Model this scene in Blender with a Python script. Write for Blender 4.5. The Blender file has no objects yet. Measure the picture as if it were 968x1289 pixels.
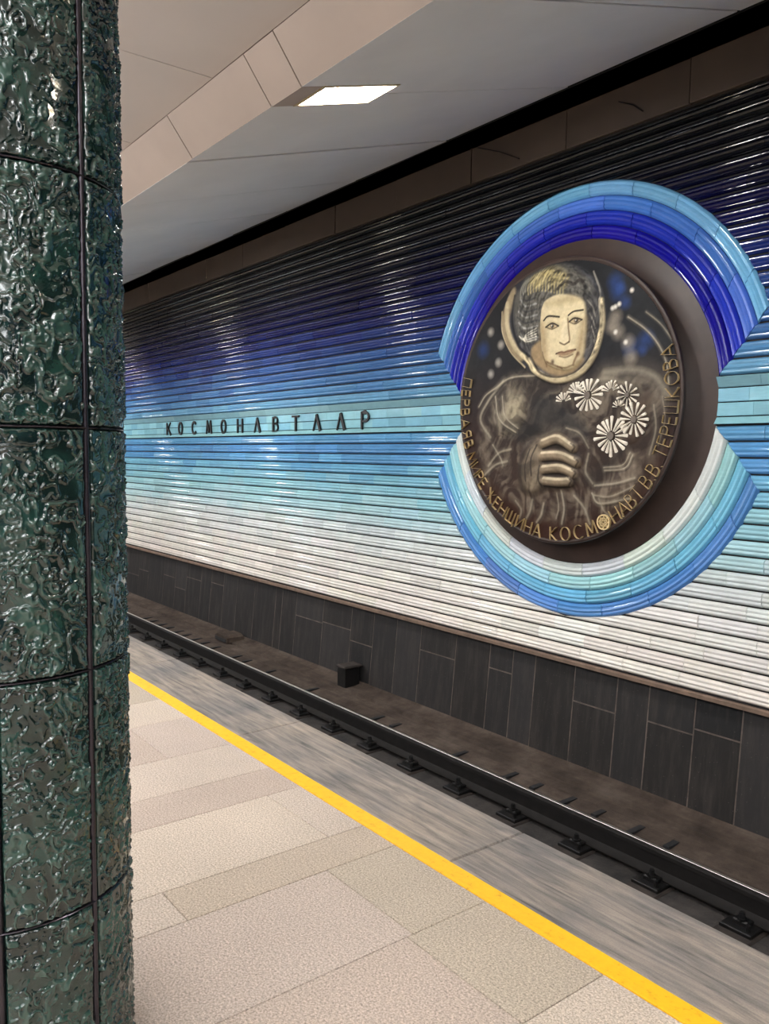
import bpy, bmesh, math, random
import numpy as np
from mathutils import Matrix, Vector
random.seed(7); RNG = np.random.default_rng(7)
S = bpy.context.scene
COL = S.collection

# ------------------------------------------------------------------ camera
EYE = 1.55
AX = Vector((0.60887252, 0.79322852, 0.00792264))      # camera right in world
AY = Vector((0.06249762, -0.03801132, -0.997321))      # camera down
AZ = Vector((-0.79080231, 0.6077365, -0.07271894))     # camera forward
cd = bpy.data.cameras.new('camera'); cam = bpy.data.objects.new('camera', cd); COL.objects.link(cam)
cd.sensor_fit = 'VERTICAL'; cd.sensor_height = 36.0; cd.sensor_width = 36.0
cd.lens = 1031.245 * 36.0 / 1289.0
cd.clip_start = 0.05; cd.clip_end = 200
m = Matrix(((AX.x, -AY.x, -AZ.x, 0), (AX.y, -AY.y, -AZ.y, 0), (AX.z, -AY.z, -AZ.z, EYE), (0, 0, 0, 1)))
cam.matrix_world = m
S.camera = cam
# ------------------------------------------------------------------ world, exposure
w = bpy.data.worlds.new('world'); S.world = w; w.use_nodes = True
w.node_tree.nodes['Background'].inputs[0].default_value = (0.9, 0.93, 1.0, 1)
w.node_tree.nodes['Background'].inputs[1].default_value = 0.05
S.view_settings.view_transform = 'Standard'; S.view_settings.look = 'None'
S.view_settings.exposure = 1.12; S.view_settings.gamma = 1.0
S.view_settings.use_curve_mapping = False
LAMP_EDGE = 85.0        # emission of the lamps set in the sloping ceiling along the platform edges
FILL_HALL = 8.0        # emission of the added, unseen light boxes over the hall

# ------------------------------------------------------------------ helpers
def lin(c):
    c = np.asarray(c, float) / 255.0
    return np.where(c <= 0.04045, c / 12.92, ((c + 0.055) / 1.055) ** 2.4)
def rgba(c): l = lin(c); return (float(l[0]), float(l[1]), float(l[2]), 1.0)

def mesh_data(name, verts, faces, smooth=None):
    me = bpy.data.meshes.new(name)
    me.from_pydata([tuple(v) for v in verts], [], [tuple(f) for f in faces])
    if smooth is not None:
        me.polygons.foreach_set('use_smooth', [True] * len(me.polygons))
        if smooth < 179: me.set_sharp_from_angle(angle=math.radians(smooth))
    me.update()
    return me
def link(name, me, mat=None, parent=None):
    o = bpy.data.objects.new(name, me); COL.objects.link(o)
    if mat is not None and len(me.materials) == 0: me.materials.append(mat)
    if parent is not None:
        o.parent = parent
        o.matrix_parent_inverse = Matrix.Translation(-parent.location)
    return o
def obj(name, verts, faces, mat, parent=None, smooth=None):
    return link(name, mesh_data(name, verts, faces, smooth), mat, parent)
def empty(name, loc=(0, 0, 0)):
    o = bpy.data.objects.new(name, None); COL.objects.link(o); o.location = loc; o.empty_display_size = 0.1
    return o
def tag(o, label=None, cat=None, group=None, kind=None):
    if label: o['label'] = label
    if cat: o['category'] = cat
    if group: o['group'] = group
    if kind: o['kind'] = kind
    return o

def box_vf(x0, x1, y0, y1, z0, z1):
    v = [(x0, y0, z0), (x1, y0, z0), (x1, y1, z0), (x0, y1, z0), (x0, y0, z1), (x1, y0, z1), (x1, y1, z1), (x0, y1, z1)]
    f = [(0, 3, 2, 1), (4, 5, 6, 7), (0, 1, 5, 4), (1, 2, 6, 5), (2, 3, 7, 6), (3, 0, 4, 7)]
    return v, f
def join(parts):
    V, F = [], []
    for v, f in parts:
        n = len(V); V += list(v); F += [tuple(i + n for i in q) for q in f]
    return V, F
def bevel_box(x0, x1, y0, y1, z0, z1, b):
    """box whose upper (z1) edges are chamfered"""
    v = [(x0, y0, z0), (x1, y0, z0), (x1, y1, z0), (x0, y1, z0),
         (x0, y0, z1 - b), (x1, y0, z1 - b), (x1, y1, z1 - b), (x0, y1, z1 - b),
         (x0 + b, y0 + b, z1), (x1 - b, y0 + b, z1), (x1 - b, y1 - b, z1), (x0 + b, y1 - b, z1)]
    f = [(0, 3, 2, 1), (8, 9, 10, 11)]
    for i in range(4):
        j = (i + 1) % 4
        f += [(i, j, 4 + j, 4 + i), (4 + i, 4 + j, 8 + j, 8 + i)]
    return v, f
def prism(poly, axis_fn, a0, a1):
    """extrude a closed polygon of 2-D points; axis_fn(p, a) -> 3-D"""
    n = len(poly)
    v = [axis_fn(p, a0) for p in poly] + [axis_fn(p, a1) for p in poly]
    f = [tuple(range(n - 1, -1, -1)), tuple(range(n, 2 * n))]
    for i in range(n):
        j = (i + 1) % n
        f.append((i, j, n + j, n + i))
    return v, f
def extrude_x(poly, x0, x1): return prism(poly, lambda p, a: (a, p[0], p[1]), x0, x1)
def cyl_vf(c, r, h, axis='z', n=14):
    poly = [(r * math.cos(2 * math.pi * i / n), r * math.sin(2 * math.pi * i / n)) for i in range(n)]
    if axis == 'z': fn = lambda p, a: (c[0] + p[0], c[1] + p[1], c[2] + a)
    elif axis == 'y': fn = lambda p, a: (c[0] + p[0], c[1] + a, c[2] + p[1])
    else: fn = lambda p, a: (c[0] + a, c[1] + p[0], c[2] + p[1])
    return prism(poly, fn, 0, h)

# numpy value noise ---------------------------------------------------
def vnoise(x, y, seed=0):
    xi = np.floor(x).astype(np.int64); yi = np.floor(y).astype(np.int64)
    fx = x - xi; fy = y - yi
    def hsh(a, b):
        n = (a * 374761393 + b * 668265263 + seed * 1442695041) & 0x7fffffff
        n = ((n ^ (n >> 13)) * 1274126177) & 0x7fffffff
        return ((n ^ (n >> 16)) & 0xffff) / 65535.0
    u = fx * fx * fx * (fx * (fx * 6 - 15) + 10); v = fy * fy * fy * (fy * (fy * 6 - 15) + 10)
    a = hsh(xi, yi); b = hsh(xi + 1, yi); c = hsh(xi, yi + 1); d = hsh(xi + 1, yi + 1)
    return (a * (1 - u) + b * u) * (1 - v) + (c * (1 - u) + d * u) * v
def fbm(x, y, o=4, seed=0):
    s = 0; a = 0.5
    for i in range(o):
        s = s + a * vnoise(x * 2 ** i, y * 2 ** i, seed + i); a *= 0.5
    return s

# ------------------------------------------------------------------ materials
def mat_new(name):
    mt = bpy.data.materials.new(name); mt.use_nodes = True
    nt = mt.node_tree; b = nt.nodes['Principled BSDF']
    return mt, nt, b
def nd(nt, t, **kw):
    n = nt.nodes.new(t)
    for k, v in kw.items(): setattr(n, k, v)
    return n
def coords(nt, scale=(1, 1, 1), rot=(0, 0, 0), kind='Object', geo=False):
    mp = nd(nt, 'ShaderNodeMapping'); mp.inputs['Scale'].default_value = scale; mp.inputs['Rotation'].default_value = rot
    if geo:
        g = nd(nt, 'ShaderNodeNewGeometry'); nt.links.new(g.outputs['Position'], mp.inputs[0])
    else:
        tc = nd(nt, 'ShaderNodeTexCoord'); nt.links.new(tc.outputs[kind], mp.inputs[0])
    return mp.outputs[0]
def noise(nt, vec, scale, detail=3, rough=0.5, dist=0.0):
    n = nd(nt, 'ShaderNodeTexNoise'); n.inputs['Scale'].default_value = scale; n.inputs['Detail'].default_value = detail
    n.inputs['Roughness'].default_value = rough; n.inputs['Distortion'].default_value = dist
    if vec is not None: nt.links.new(vec, n.inputs['Vector'])
    return n
def ramp(nt, fac, stops, interp='LINEAR'):
    r = nd(nt, 'ShaderNodeValToRGB'); cr = r.color_ramp; cr.interpolation = interp
    while len(cr.elements) < len(stops): cr.elements.new(0.5)
    for e, (p, c) in zip(cr.elements, stops): e.position = p; e.color = c
    nt.links.new(fac, r.inputs[0]); return r.outputs[0]
def mix(nt, fac, a, b, mode='MIX'):
    n = nd(nt, 'ShaderNodeMix', data_type='RGBA', blend_type=mode)
    if isinstance(fac, float): n.inputs[0].default_value = fac
    else: nt.links.new(fac, n.inputs[0])
    for i, s in ((6, a), (7, b)):
        if isinstance(s, tuple): n.inputs[i].default_value = s
        else: nt.links.new(s, n.inputs[i])
    return n.outputs[2]
def bump(nt, b, height, strength=0.3, dist=0.01, prev=None):
    n = nd(nt, 'ShaderNodeBump'); n.inputs['Strength'].default_value = strength; n.inputs['Distance'].default_value = dist
    nt.links.new(height, n.inputs['Height'])
    if prev is not None: nt.links.new(prev, n.inputs['Normal'])
    nt.links.new(n.outputs[0], b.inputs['Normal']); return n.outputs[0]
def g(v): return (v, v, v, 1)

def plain(name, c, rough=0.6, metal=0.0, var=0.12, scale=6.0, bumps=0.0, geo=True, spec=0.5):
    mt, nt, b = mat_new(name)
    v = coords(nt, geo=geo)
    n = noise(nt, v, scale, 5, 0.6)
    a = rgba(c); lo = tuple(x * (1 - var) for x in a[:3]) + (1,); hi = tuple(min(1, x * (1 + var)) for x in a[:3]) + (1,)
    nt.links.new(ramp(nt, n.outputs[0], [(0.3, lo), (0.7, hi)]), b.inputs['Base Color'])
    b.inputs['Roughness'].default_value = rough; b.inputs['Metallic'].default_value = metal
    b.inputs['Specular IOR Level'].default_value = spec
    if bumps: bump(nt, b, noise(nt, v, scale * 8, 4).outputs[0], bumps, 0.004)
    return mt

def glaze(name, attr=None, rough=0.07, crackle=0.06):
    """glazed ceramic; colour from the object's colour or a mesh attribute"""
    mt, nt, b = mat_new(name)
    if attr: src = nd(nt, 'ShaderNodeAttribute', attribute_name=attr).outputs['Color']
    else: src = nd(nt, 'ShaderNodeObjectInfo').outputs['Color']
    v = coords(nt, scale=(1, 1, 1), geo=True)
    n1 = noise(nt, v, 9, 4, 0.6)
    c = mix(nt, 0.35, src, ramp(nt, n1.outputs[0], [(0.3, g(0.72)), (0.7, g(1.0))]), 'MULTIPLY')
    vs = coords(nt, scale=(7, 7, 160), geo=True)              # glaze thinned in fine runs along each reed
    n2 = noise(nt, vs, 1.0, 3, 0.6)
    c = mix(nt, 0.22, c, ramp(nt, n2.outputs[0], [(0.35, g(0.6)), (0.65, g(1.0))]), 'MULTIPLY')
    nt.links.new(c, b.inputs['Base Color'])
    b.inputs['Roughness'].default_value = rough
    b.inputs['IOR'].default_value = 1.42
    vb = coords(nt, scale=(6, 6, 30), geo=True)
    bump(nt, b, noise(nt, vb, 1.6, 3, 0.5, 0.3).outputs[0], crackle, 0.02)
    return mt

M = {}
M['glaze'] = glaze('glazed_tile')
M['glaze_far'] = glaze('glazed_tile_far', 'tint')
M['mortar'] = plain('mortar', (34, 32, 32), 0.9, 0, 0.3, 20)
M['cornice'] = plain('cornice_paint', (74, 64, 56), 0.75, 0, 0.08, 2.5)
M['void'] = plain('void_black', (20, 20, 22), 0.9, 0, 0.2, 3)
M['ceil_grey'] = plain('ceiling_grey_paint', (222, 221, 219), 0.75, 0, 0.05, 1.2)
M['ceil_beige'] = plain('ceiling_beige_paint', (168, 154, 143), 0.7, 0, 0.05, 1.5)
M['ceil_hall'] = plain('ceiling_hall_paint', (196, 188, 182), 0.75, 0, 0.04, 1.0)
M['hall_wall'] = plain('hall_wall_stone', (62, 72, 104), 0.4, 0, 0.25, 2.0)
M['black_metal'] = plain('black_letter_metal', (20, 18, 20), 0.35, 0.3, 0.1, 10)
M['steel'] = plain('rail_head_steel', (205, 200, 194), 0.38, 1.0, 0.15, 8)
M['rail'] = plain('rail_dark_iron', (24, 22, 21), 0.7, 0.0, 0.3, 14, 0.3, spec=0.2)
M['fastener'] = plain('greased_iron', (26, 25, 25), 0.5, 0.4, 0.3, 30, 0.3)
M['sleeper'] = plain('tarred_wood', (44, 37, 33), 0.85, 0, 0.35, 12, 0.4)
M['lamp_frame'] = plain('lamp_frame_enamel', (200, 180, 140), 0.5, 0, 0.06, 4)
M['chrome'] = plain('dark_seam_metal', (60, 56, 62), 0.25, 0.7, 0.2, 12)

def m_bed():
    mt, nt, b = mat_new('dusty_concrete')
    v = coords(nt, geo=True)
    n = noise(nt, v, 3.0, 8, 0.65); n2 = noise(nt, coords(nt, scale=(1.2, 14, 14), geo=True), 1.6, 5, 0.6)
    c1 = ramp(nt, n.outputs[0], [(0.25, rgba((44, 38, 34))), (0.5, rgba((76, 66, 59))), (0.75, rgba((100, 90, 82)))])
    c = mix(nt, 0.45, c1, ramp(nt, n2.outputs[0], [(0.3, g(0.45)), (0.7, g(1.0))]), 'MULTIPLY')
    nt.links.new(c, b.inputs['Base Color']); b.inputs['Roughness'].default_value = 0.95
    b.inputs['Specular IOR Level'].default_value = 0.15
    bump(nt, b, noise(nt, v, 40, 6, 0.7).outputs[0], 0.6, 0.015)
    return mt
M['bed'] = m_bed()
def m_pit():
    mt, nt, b = mat_new('oily_track_concrete')
    v = coords(nt, geo=True); n = noise(nt, v, 5.0, 8, 0.65)
    nt.links.new(ramp(nt, n.outputs[0], [(0.3, rgba((24, 23, 23))), (0.7, rgba((62, 57, 54)))]), b.inputs['Base Color'])
    b.inputs['Roughness'].default_value = 0.85
    bump(nt, b, noise(nt, v, 40, 6, 0.7).outputs[0], 0.5, 0.015)
    return mt
M['pit'] = m_pit()
def m_skirt():
    mt, nt, b = mat_new('black_granite_dusty')
    src = nd(nt, 'ShaderNodeObjectInfo').outputs['Color']
    v = coords(nt, geo=True); n = noise(nt, v, 7.0, 8, 0.7)
    n2 = noise(nt, coords(nt, scale=(9, 9, 0.9), geo=True), 1.5, 6, 0.7)     # vertical dust runs
    c = mix(nt, 0.5, src, ramp(nt, n.outputs[0], [(0.3, g(0.55)), (0.7, g(1.0))]), 'MULTIPLY')
    dust = ramp(nt, n2.outputs[0], [(0.46, g(0.0)), (0.75, g(0.6))])
    c = mix(nt, dust, c, rgba((66, 60, 56)))
    vo = nd(nt, 'ShaderNodeTexVoronoi'); vo.inputs['Scale'].default_value = 26; nt.links.new(v, vo.inputs['Vector'])
    spots = ramp(nt, vo.outputs['Distance'], [(0.05, g(0.35)), (0.10, g(0.0))])
    c = mix(nt, spots, c, rgba((120, 112, 104)))
    nt.links.new(c, b.inputs['Base Color']); b.inputs['Roughness'].default_value = 0.62
    b.inputs['Specular IOR Level'].default_value = 0.35
    return mt
M['skirt'] = m_skirt()
M['grout'] = plain('dusty_grout', (132, 116, 104), 0.95, 0, 0.3, 20)
M['skirt_grout'] = plain('dull_grout', (88, 79, 73), 0.95, 0, 0.45, 9)
M['ledge'] = plain('ledge_stone', (118, 98, 84), 0.8, 0, 0.25, 10, 0.3)

def m_granite():
    mt, nt, b = mat_new('speckled_granite')
    src = nd(nt, 'ShaderNodeObjectInfo').outputs['Color']
    v = coords(nt, geo=True)
    n1 = noise(nt, v, 150, 2, 0.8); n2 = noise(nt, v, 1.4, 6, 0.6); n3 = noise(nt, v, 110, 3, 0.7)
    c = mix(nt, 0.9, src, ramp(nt, n1.outputs[0], [(0.30, g(0.35)), (0.5, g(0.92)), (0.70, g(1.4))]), 'MULTIPLY')
    c = mix(nt, 0.7, c, ramp(nt, n3.outputs[0], [(0.35, g(0.72)), (0.65, g(1.1))]), 'MULTIPLY')
    c = mix(nt, 0.8, c, ramp(nt, n2.outputs[0], [(0.3, g(0.84)), (0.7, g(1.06))]), 'MULTIPLY')
    nt.links.new(c, b.inputs['Base Color']); b.inputs['Roughness'].default_value = 0.55
    b.inputs['Specular IOR Level'].default_value = 0.35
    bump(nt, b, n3.outputs[0], 0.15, 0.002)
    return mt
M['granite'] = m_granite()
def m_gneiss():
    mt, nt, b = mat_new('streaked_gneiss')
    v = coords(nt, scale=(2.2, 26, 10), rot=(0, 0, math.radians(5)), geo=True)
    n = noise(nt, v, 1.1, 9, 0.68, 0.6); n2 = noise(nt, coords(nt, geo=True), 1.7, 5, 0.6); n3 = noise(nt, coords(nt, geo=True), 180, 3, 0.8)
    c = ramp(nt, n.outputs[0], [(0.28, rgba((72, 70, 70))), (0.45, rgba((128, 122, 116))), (0.6, rgba((158, 148, 138))), (0.8, rgba((176, 164, 152)))])
    tint = ramp(nt, n2.outputs[0], [(0.38, (0.62, 0.64, 0.68, 1)), (0.62, (1.05, 0.99, 0.92, 1))])
    c = mix(nt, 0.9, c, tint, 'MULTIPLY')
    c = mix(nt, 0.6, c, ramp(nt, n3.outputs[0], [(0.35, g(0.75)), (0.65, g(1.1))]), 'MULTIPLY')
    nt.links.new(c, b.inputs['Base Color']); b.inputs['Roughness'].default_value = 0.6
    b.inputs['Specular IOR Level'].default_value = 0.35
    return mt
M['gneiss'] = m_gneiss()
def m_yellow():
    mt, nt, b = mat_new('yellow_line_paint')
    v = coords(nt, geo=True); n = noise(nt, v, 30, 6, 0.7)
    nt.links.new(ramp(nt, n.outputs[0], [(0.28, rgba((196, 140, 20))), (0.42, rgba((232, 176, 12))), (0.8, rgba((238, 188, 22)))]), b.inputs['Base Color'])
    b.inputs['Roughness'].default_value = 0.5; return mt
M['yellow'] = m_yellow()
def m_column():
    mt, nt, b = mat_new('green_relief_glaze')
    v = coords(nt, geo=True)
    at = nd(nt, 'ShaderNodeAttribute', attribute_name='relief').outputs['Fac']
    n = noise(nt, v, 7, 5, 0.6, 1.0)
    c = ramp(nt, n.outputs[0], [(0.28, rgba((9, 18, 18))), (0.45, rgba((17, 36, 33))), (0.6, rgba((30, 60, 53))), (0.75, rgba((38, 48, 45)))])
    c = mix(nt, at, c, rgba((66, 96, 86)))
    nt.links.new(c, b.inputs['Base Color'])
    b.inputs['Roughness'].default_value = 0.12; b.inputs['IOR'].default_value = 1.5
    b.inputs['Coat Weight'].default_value = 0.5; b.inputs['Coat Roughness'].default_value = 0.05
    b.inputs['Coat IOR'].default_value = 1.7
    n2 = noise(nt, v, 60, 3, 0.5, 2.2)
    bump(nt, b, n2.outputs[0], 0.12, 0.003)
    return mt
M['column'] = m_column()
def m_medal(name, attr=True):
    mt, nt, b = mat_new(name)
    src = nd(nt, 'ShaderNodeAttribute', attribute_name='tint').outputs['Color']
    v = coords(nt, geo=True); n = noise(nt, v, 30, 6, 0.7)
    c = mix(nt, 0.5, src, ramp(nt, n.outputs[0], [(0.3, g(0.62)), (0.7, g(1.1))]), 'MULTIPLY')
    nt.links.new(c, b.inputs['Base Color']); b.inputs['Roughness'].default_value = 0.5
    b.inputs['Specular IOR Level'].default_value = 0.18
    bump(nt, b, n.outputs[0], 0.12, 0.005)
    return mt
M['medal'] = m_medal('painted_relief')
M['medal_rim'] = plain('medallion_brown_rim', (56, 42, 36), 0.5, 0.0, 0.25, 5, 0.1)
M['gold'] = plain('pale_gold_inlay', (206, 182, 134), 0.45, 0.1, 0.15, 20)
M['petal_heart'] = plain('flower_heart_enamel', (96, 86, 76), 0.5, 0.0, 0.2, 20)
M['petal'] = plain('pale_petal_enamel', (214, 206, 190), 0.45, 0.0, 0.15, 20)

def emit(name, c, s):
    mt = bpy.data.materials.new(name); mt.use_nodes = True; nt = mt.node_tree
    nt.nodes.remove(nt.nodes['Principled BSDF'])
    e = nd(nt, 'ShaderNodeEmission'); e.inputs[0].default_value = c; e.inputs[1].default_value = s
    nt.links.new(e.outputs[0], nt.nodes['Material Output'].inputs[0]); return mt
M['lamp'] = emit('lamp_glow', (1.0, 0.98, 0.955, 1), LAMP_EDGE)
M['fill_hall'] = emit('hall_fill_glow', (0.97, 0.985, 1.0, 1), FILL_HALL)

# ------------------------------------------------------------------ dimensions (floor of platform z=0)
XL, XR = -24.0, 1.2              # length of track built in detail
XFAR, XNEAR = -40.0, 15.0         # ends of the hall
W = 5.62                         # backing plane of the tiled wall
P = 0.118                        # height of one tile course
ZB = 1.766                       # lower edge of the letter band
ZT = ZB + 0.355                  # upper edge of the letter band
CX, CZ, R0 = -4.67, 1.972, 1.37  # centre and inner radius of the ceramic ring
ROUT = R0 + 4 * P * 0.985

# ================================================================== THE SETTING
# ---- platform floor
v, f = join([box_vf(XFAR, XNEAR, -9.0, 2.42, -0.30, -0.03), box_vf(XFAR, XNEAR, 1.6, 2.36, -1.4, -0.30)])
floor = tag(obj('floor', v, f, M['grout']), kind='structure')
def paver(x0, x1, y0, y1, c, mat='granite', name='paver', dz=0.0):
    gp = 0.0014
    v, f = bevel_box(x0 + gp, x1 - gp, y0 + gp, y1 - gp, -0.03, 0.0 + dz, 0.0015)
    o = obj(name, v, f, M[mat], floor); o.color = rgba(c); return o
LIGHT = [(197, 182, 167), (191, 175, 162), (201, 186, 169), (188, 171, 157)]
TAN = [(184, 170, 152), (188, 172, 154), (180, 166, 150)]
rows = [(1.2, 0.6), (0.6, 0.05), (0.05, -0.42), (-0.42, -0.95), (-0.95, -1.45), (-1.45, -1.95)]
prng = random.Random(3)
def row(x1, x0, cuts, cols):
    for (a, b), c in zip(zip(cuts[:-1], cuts[1:]), cols): paver(x0, x1, a, b, c)
YS = 1.955
for (x1, x0) in rows:
    c = [-0.6, prng.uniform(0.2, 0.6), prng.uniform(1.15, 1.7), YS]
    row(x1, x0, c, [prng.choice(LIGHT) for _ in range(2)] + [prng.choice(LIGHT + TAN)])
row(-1.95, -2.455, [-0.6, 0.25, 1.63, YS], [LIGHT[0], LIGHT[1], TAN[0]])
row(-2.455, -2.67, [-0.6, 0.3, 1.08, YS], [LIGHT[3], LIGHT[0], TAN[1]])
row(-2.67, -3.17, [-0.6, 0.5, 1.78, YS], [LIGHT[1], LIGHT[2], LIGHT[0]])
row(-3.17, -3.45, [-0.6, 0.9, YS], [LIGHT[3], LIGHT[3]])
row(-3.45, -3.86, [-0.6, 0.7, YS], [LIGHT[1], LIGHT[0]])
x = -3.86
while x > -16:
    wd = prng.choice([0.5, 0.5, 0.42, 0.55, 0.22])
    row(x, x - wd, [-0.6, prng.uniform(0.4, 1.0), prng.choice([1.3, 1.6, 1.78]), YS],
        [prng.choice(LIGHT), prng.choice(LIGHT), prng.choice(LIGHT + TAN[:1])]); x -= wd
# paving further off, past the columns and behind
v, f = join([box_vf(XFAR, XNEAR, -9.0, -0.6, -0.03, -0.0005), box_vf(XFAR, x, -0.6, YS, -0.03, -0.0005), box_vf(1.2, XNEAR, -0.6, YS, -0.03, -0.0005)])
o = obj('paving', v, f, M['granite'], floor); o.color = rgba(LIGHT[1])
# edge slabs of streaked stone
ex = [15.0, 9.0, 5.0, 3.2, 1.4, -0.45, -2.23, -3.95, -5.7, -7.4, -9.2, -11.0, -12.8, -14.6, -16.4, -18.2, -20, -22, -24, -40]
for a, b_ in zip(ex[:-1], ex[1:]):
    v, f = bevel_box(b_ + 0.002, a - 0.002, 2.04, 2.445, -0.12, 0.0, 0.006)
    obj('edge_slab', v, f, M['gneiss'], floor)
# yellow safety line
v, f = bevel_box(XFAR, XNEAR, 1.956, 2.038, -0.03, 0.0025, 0.001)
line = obj('safety_line', v, f, M['yellow'])
tag(line, 'yellow painted safety line running along the platform near its edge', 'line marking')

# ---- track bed
ZH = -1.10                       # rail head
bed_poly = [(2.40, -1.42), (4.86, -1.42), (4.86, -1.232), (5.02, -1.222), (5.16, -1.205), (5.166, -1.24), (5.19, -1.24), (5.195, -1.222), (5.33, -1.215), (5.336, -1.235), (5.352, -1.235), (5.36, -1.197), (5.50, -1.190), (5.565, -1.176), (5.61, -1.145), (5.76, -1.14), (5.76, -1.6), (2.40, -1.6)]
v, f = extrude_x(bed_poly, XFAR, XNEAR)
bed = tag(obj('floor_track', v, f, M['bed']), kind='structure')
v, f = join([box_vf(XFAR, XNEAR, 2.42, 4.3, -1.42, -1.30), box_vf(XFAR, XNEAR, 4.3, 4.855, -1.42, -1.318)])
obj('oily_bed', v, f, M['pit'], bed)

# ---- tiled wall: backing
v, f = join([box_vf(XFAR, XNEAR, W, W + 0.3, -0.27, 4.7), box_vf(XFAR, XNEAR, W + 0.12, W + 0.3, -1.4, -0.27)])
wall = tag(obj('wall_far', v, f, M['mortar']), kind='structure')

# ---- dark stone baseboard
def sk_y(z): return 5.596 + (z + 1.2) * 0.095
ledge_v, ledge_f = extrude_x([(W + 0.12, -0.25), (5.592, -0.25), (5.586, -0.258), (5.590, -0.288), (W + 0.12, -0.295)], XFAR, XNEAR)
base = tag(obj('baseboard_far', ledge_v, ledge_f, M['ledge']), kind='structure')
v, f = extrude_x([(W + 0.12, -0.29), (sk_y(-0.29) - 0.004, -0.29), (sk_y(-1.25) - 0.004, -1.25), (W + 0.12, -1.25)], XFAR, XNEAR)
obj('grout_bed', v, f, M['skirt_grout'], base)
def panel(x0, x1, z0, z1, c):
    gp = 0.0045
    x0 += gp; x1 -= gp; z0 += gp; z1 -= gp; t = 0.02; b = 0.002
    v = []
    for z in (z0, z1):
        for x in (x0, x1): v += [(x, sk_y(z) + 0.002, z)]
    yo = -0.0055 - prng.uniform(0, 0.002)
    front = [(x0 + b, sk_y(z0) + yo, z0 + b), (x1 - b, sk_y(z0) + yo, z0 + b), (x1 - b, sk_y(z1) + yo, z1 - b), (x0 + b, sk_y(z1) + yo, z1 - b)]
    back = [(x0, sk_y(z0) + t, z0), (x1, sk_y(z0) + t, z0), (x1, sk_y(z1) + t, z1), (x0, sk_y(z1) + t, z1)]
    o = obj('stone_panel', back + front, [(4, 5, 6, 7), (0, 1, 5, 4), (1, 2, 6, 5), (2, 3, 7, 6), (3, 0, 4, 7)], M['skirt'], base)
    o.color = rgba(c)
jx = [-14.41, -13.7, -13.2, -12.75, -12.2, -11.83, -11.4, -10.96, -10.42, -9.82, -9.64, -9.27, -8.62, -8.0, -7.55, -7.12, -6.7, -6.14, -5.65, -5.34, -5.06, -4.6, -4.15, -3.84, -3.43, -3.05]
while jx[0] > XL: jx.insert(0, jx[0] - prng.uniform(0.3, 0.6))
while jx[-1] < XR: jx.append(jx[-1] + prng.uniform(0.32, 0.5))
DK = [(29, 27, 27), (35, 33, 33), (26, 25, 26), (42, 40, 40), (32, 29, 28)]
cut = {-4.6: -0.62, -3.84: -0.60, -3.43: -0.55, -5.65: -0.55, -6.7: -0.58, -8.62: -0.60, -8.0: -0.72, -11.83: -0.52, -9.27: -0.62}
for a, b_ in zip(jx[:-1], jx[1:]):
    zc = cut.get(a)
    if zc is None and (a < -12 or a > -3) and prng.random() < 0.4: zc = prng.uniform(-0.8, -0.5)
    if zc:
        panel(a, b_, -1.215, zc, prng.choice(DK)); panel(a, b_, zc, -0.293, prng.choice(DK))
    else: panel(a, b_, -1.215, -0.293, prng.choice(DK))
for a, b_ in ((XFAR, jx[0]), (jx[-1], XNEAR)): panel(a, b_, -1.215, -0.293, DK[1])

# ---- cornice above the tiles and the dark gap under the ceiling
ZTOP = ZT + 17 * P               # top of the tiles
o = obj('gap_lining', *join([box_vf(XFAR, XNEAR, W + 0.0, W + 0.05, 4.47, 5.0), box_vf(XFAR, XNEAR, 5.0, W + 0.05, 4.95, 5.0)]), M['void'], wall)  # near-black colour stands in for the shade inside the gap
cj = [x for x in np.arange(-24.6, 2.0, 1.165)]
off = -3.6 - min(cj, key=lambda q: abs(q + 3.6)); cj = [c + off for c in cj]
cj = [XFAR] + cj + [XNEAR]
for a, b_ in zip(cj[:-1], cj[1:]):
    dy = prng.uniform(-0.004, 0.006)
    v, f = extrude_x([(W - 0.0, ZTOP + 0.01), (5.575 + dy, ZTOP + 0.006), (5.571 + dy, ZTOP + 0.012), (5.578 + dy, 4.46), (W, 4.475)], a + 0.005, b_ - 0.005)
    obj('cornice_panel', v, f, M['cornice'], wall)
# wiring and tray lying in the gap
v, f = join([cyl_vf((XFAR, 5.46, 4.60), 0.035, XNEAR - XFAR, 'x', 10), cyl_vf((XFAR, 5.37, 4.62), 0.02, XNEAR - XFAR, 'x', 8)])
obj('cable_run', v, f, M['void'], wall, 40)

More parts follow.
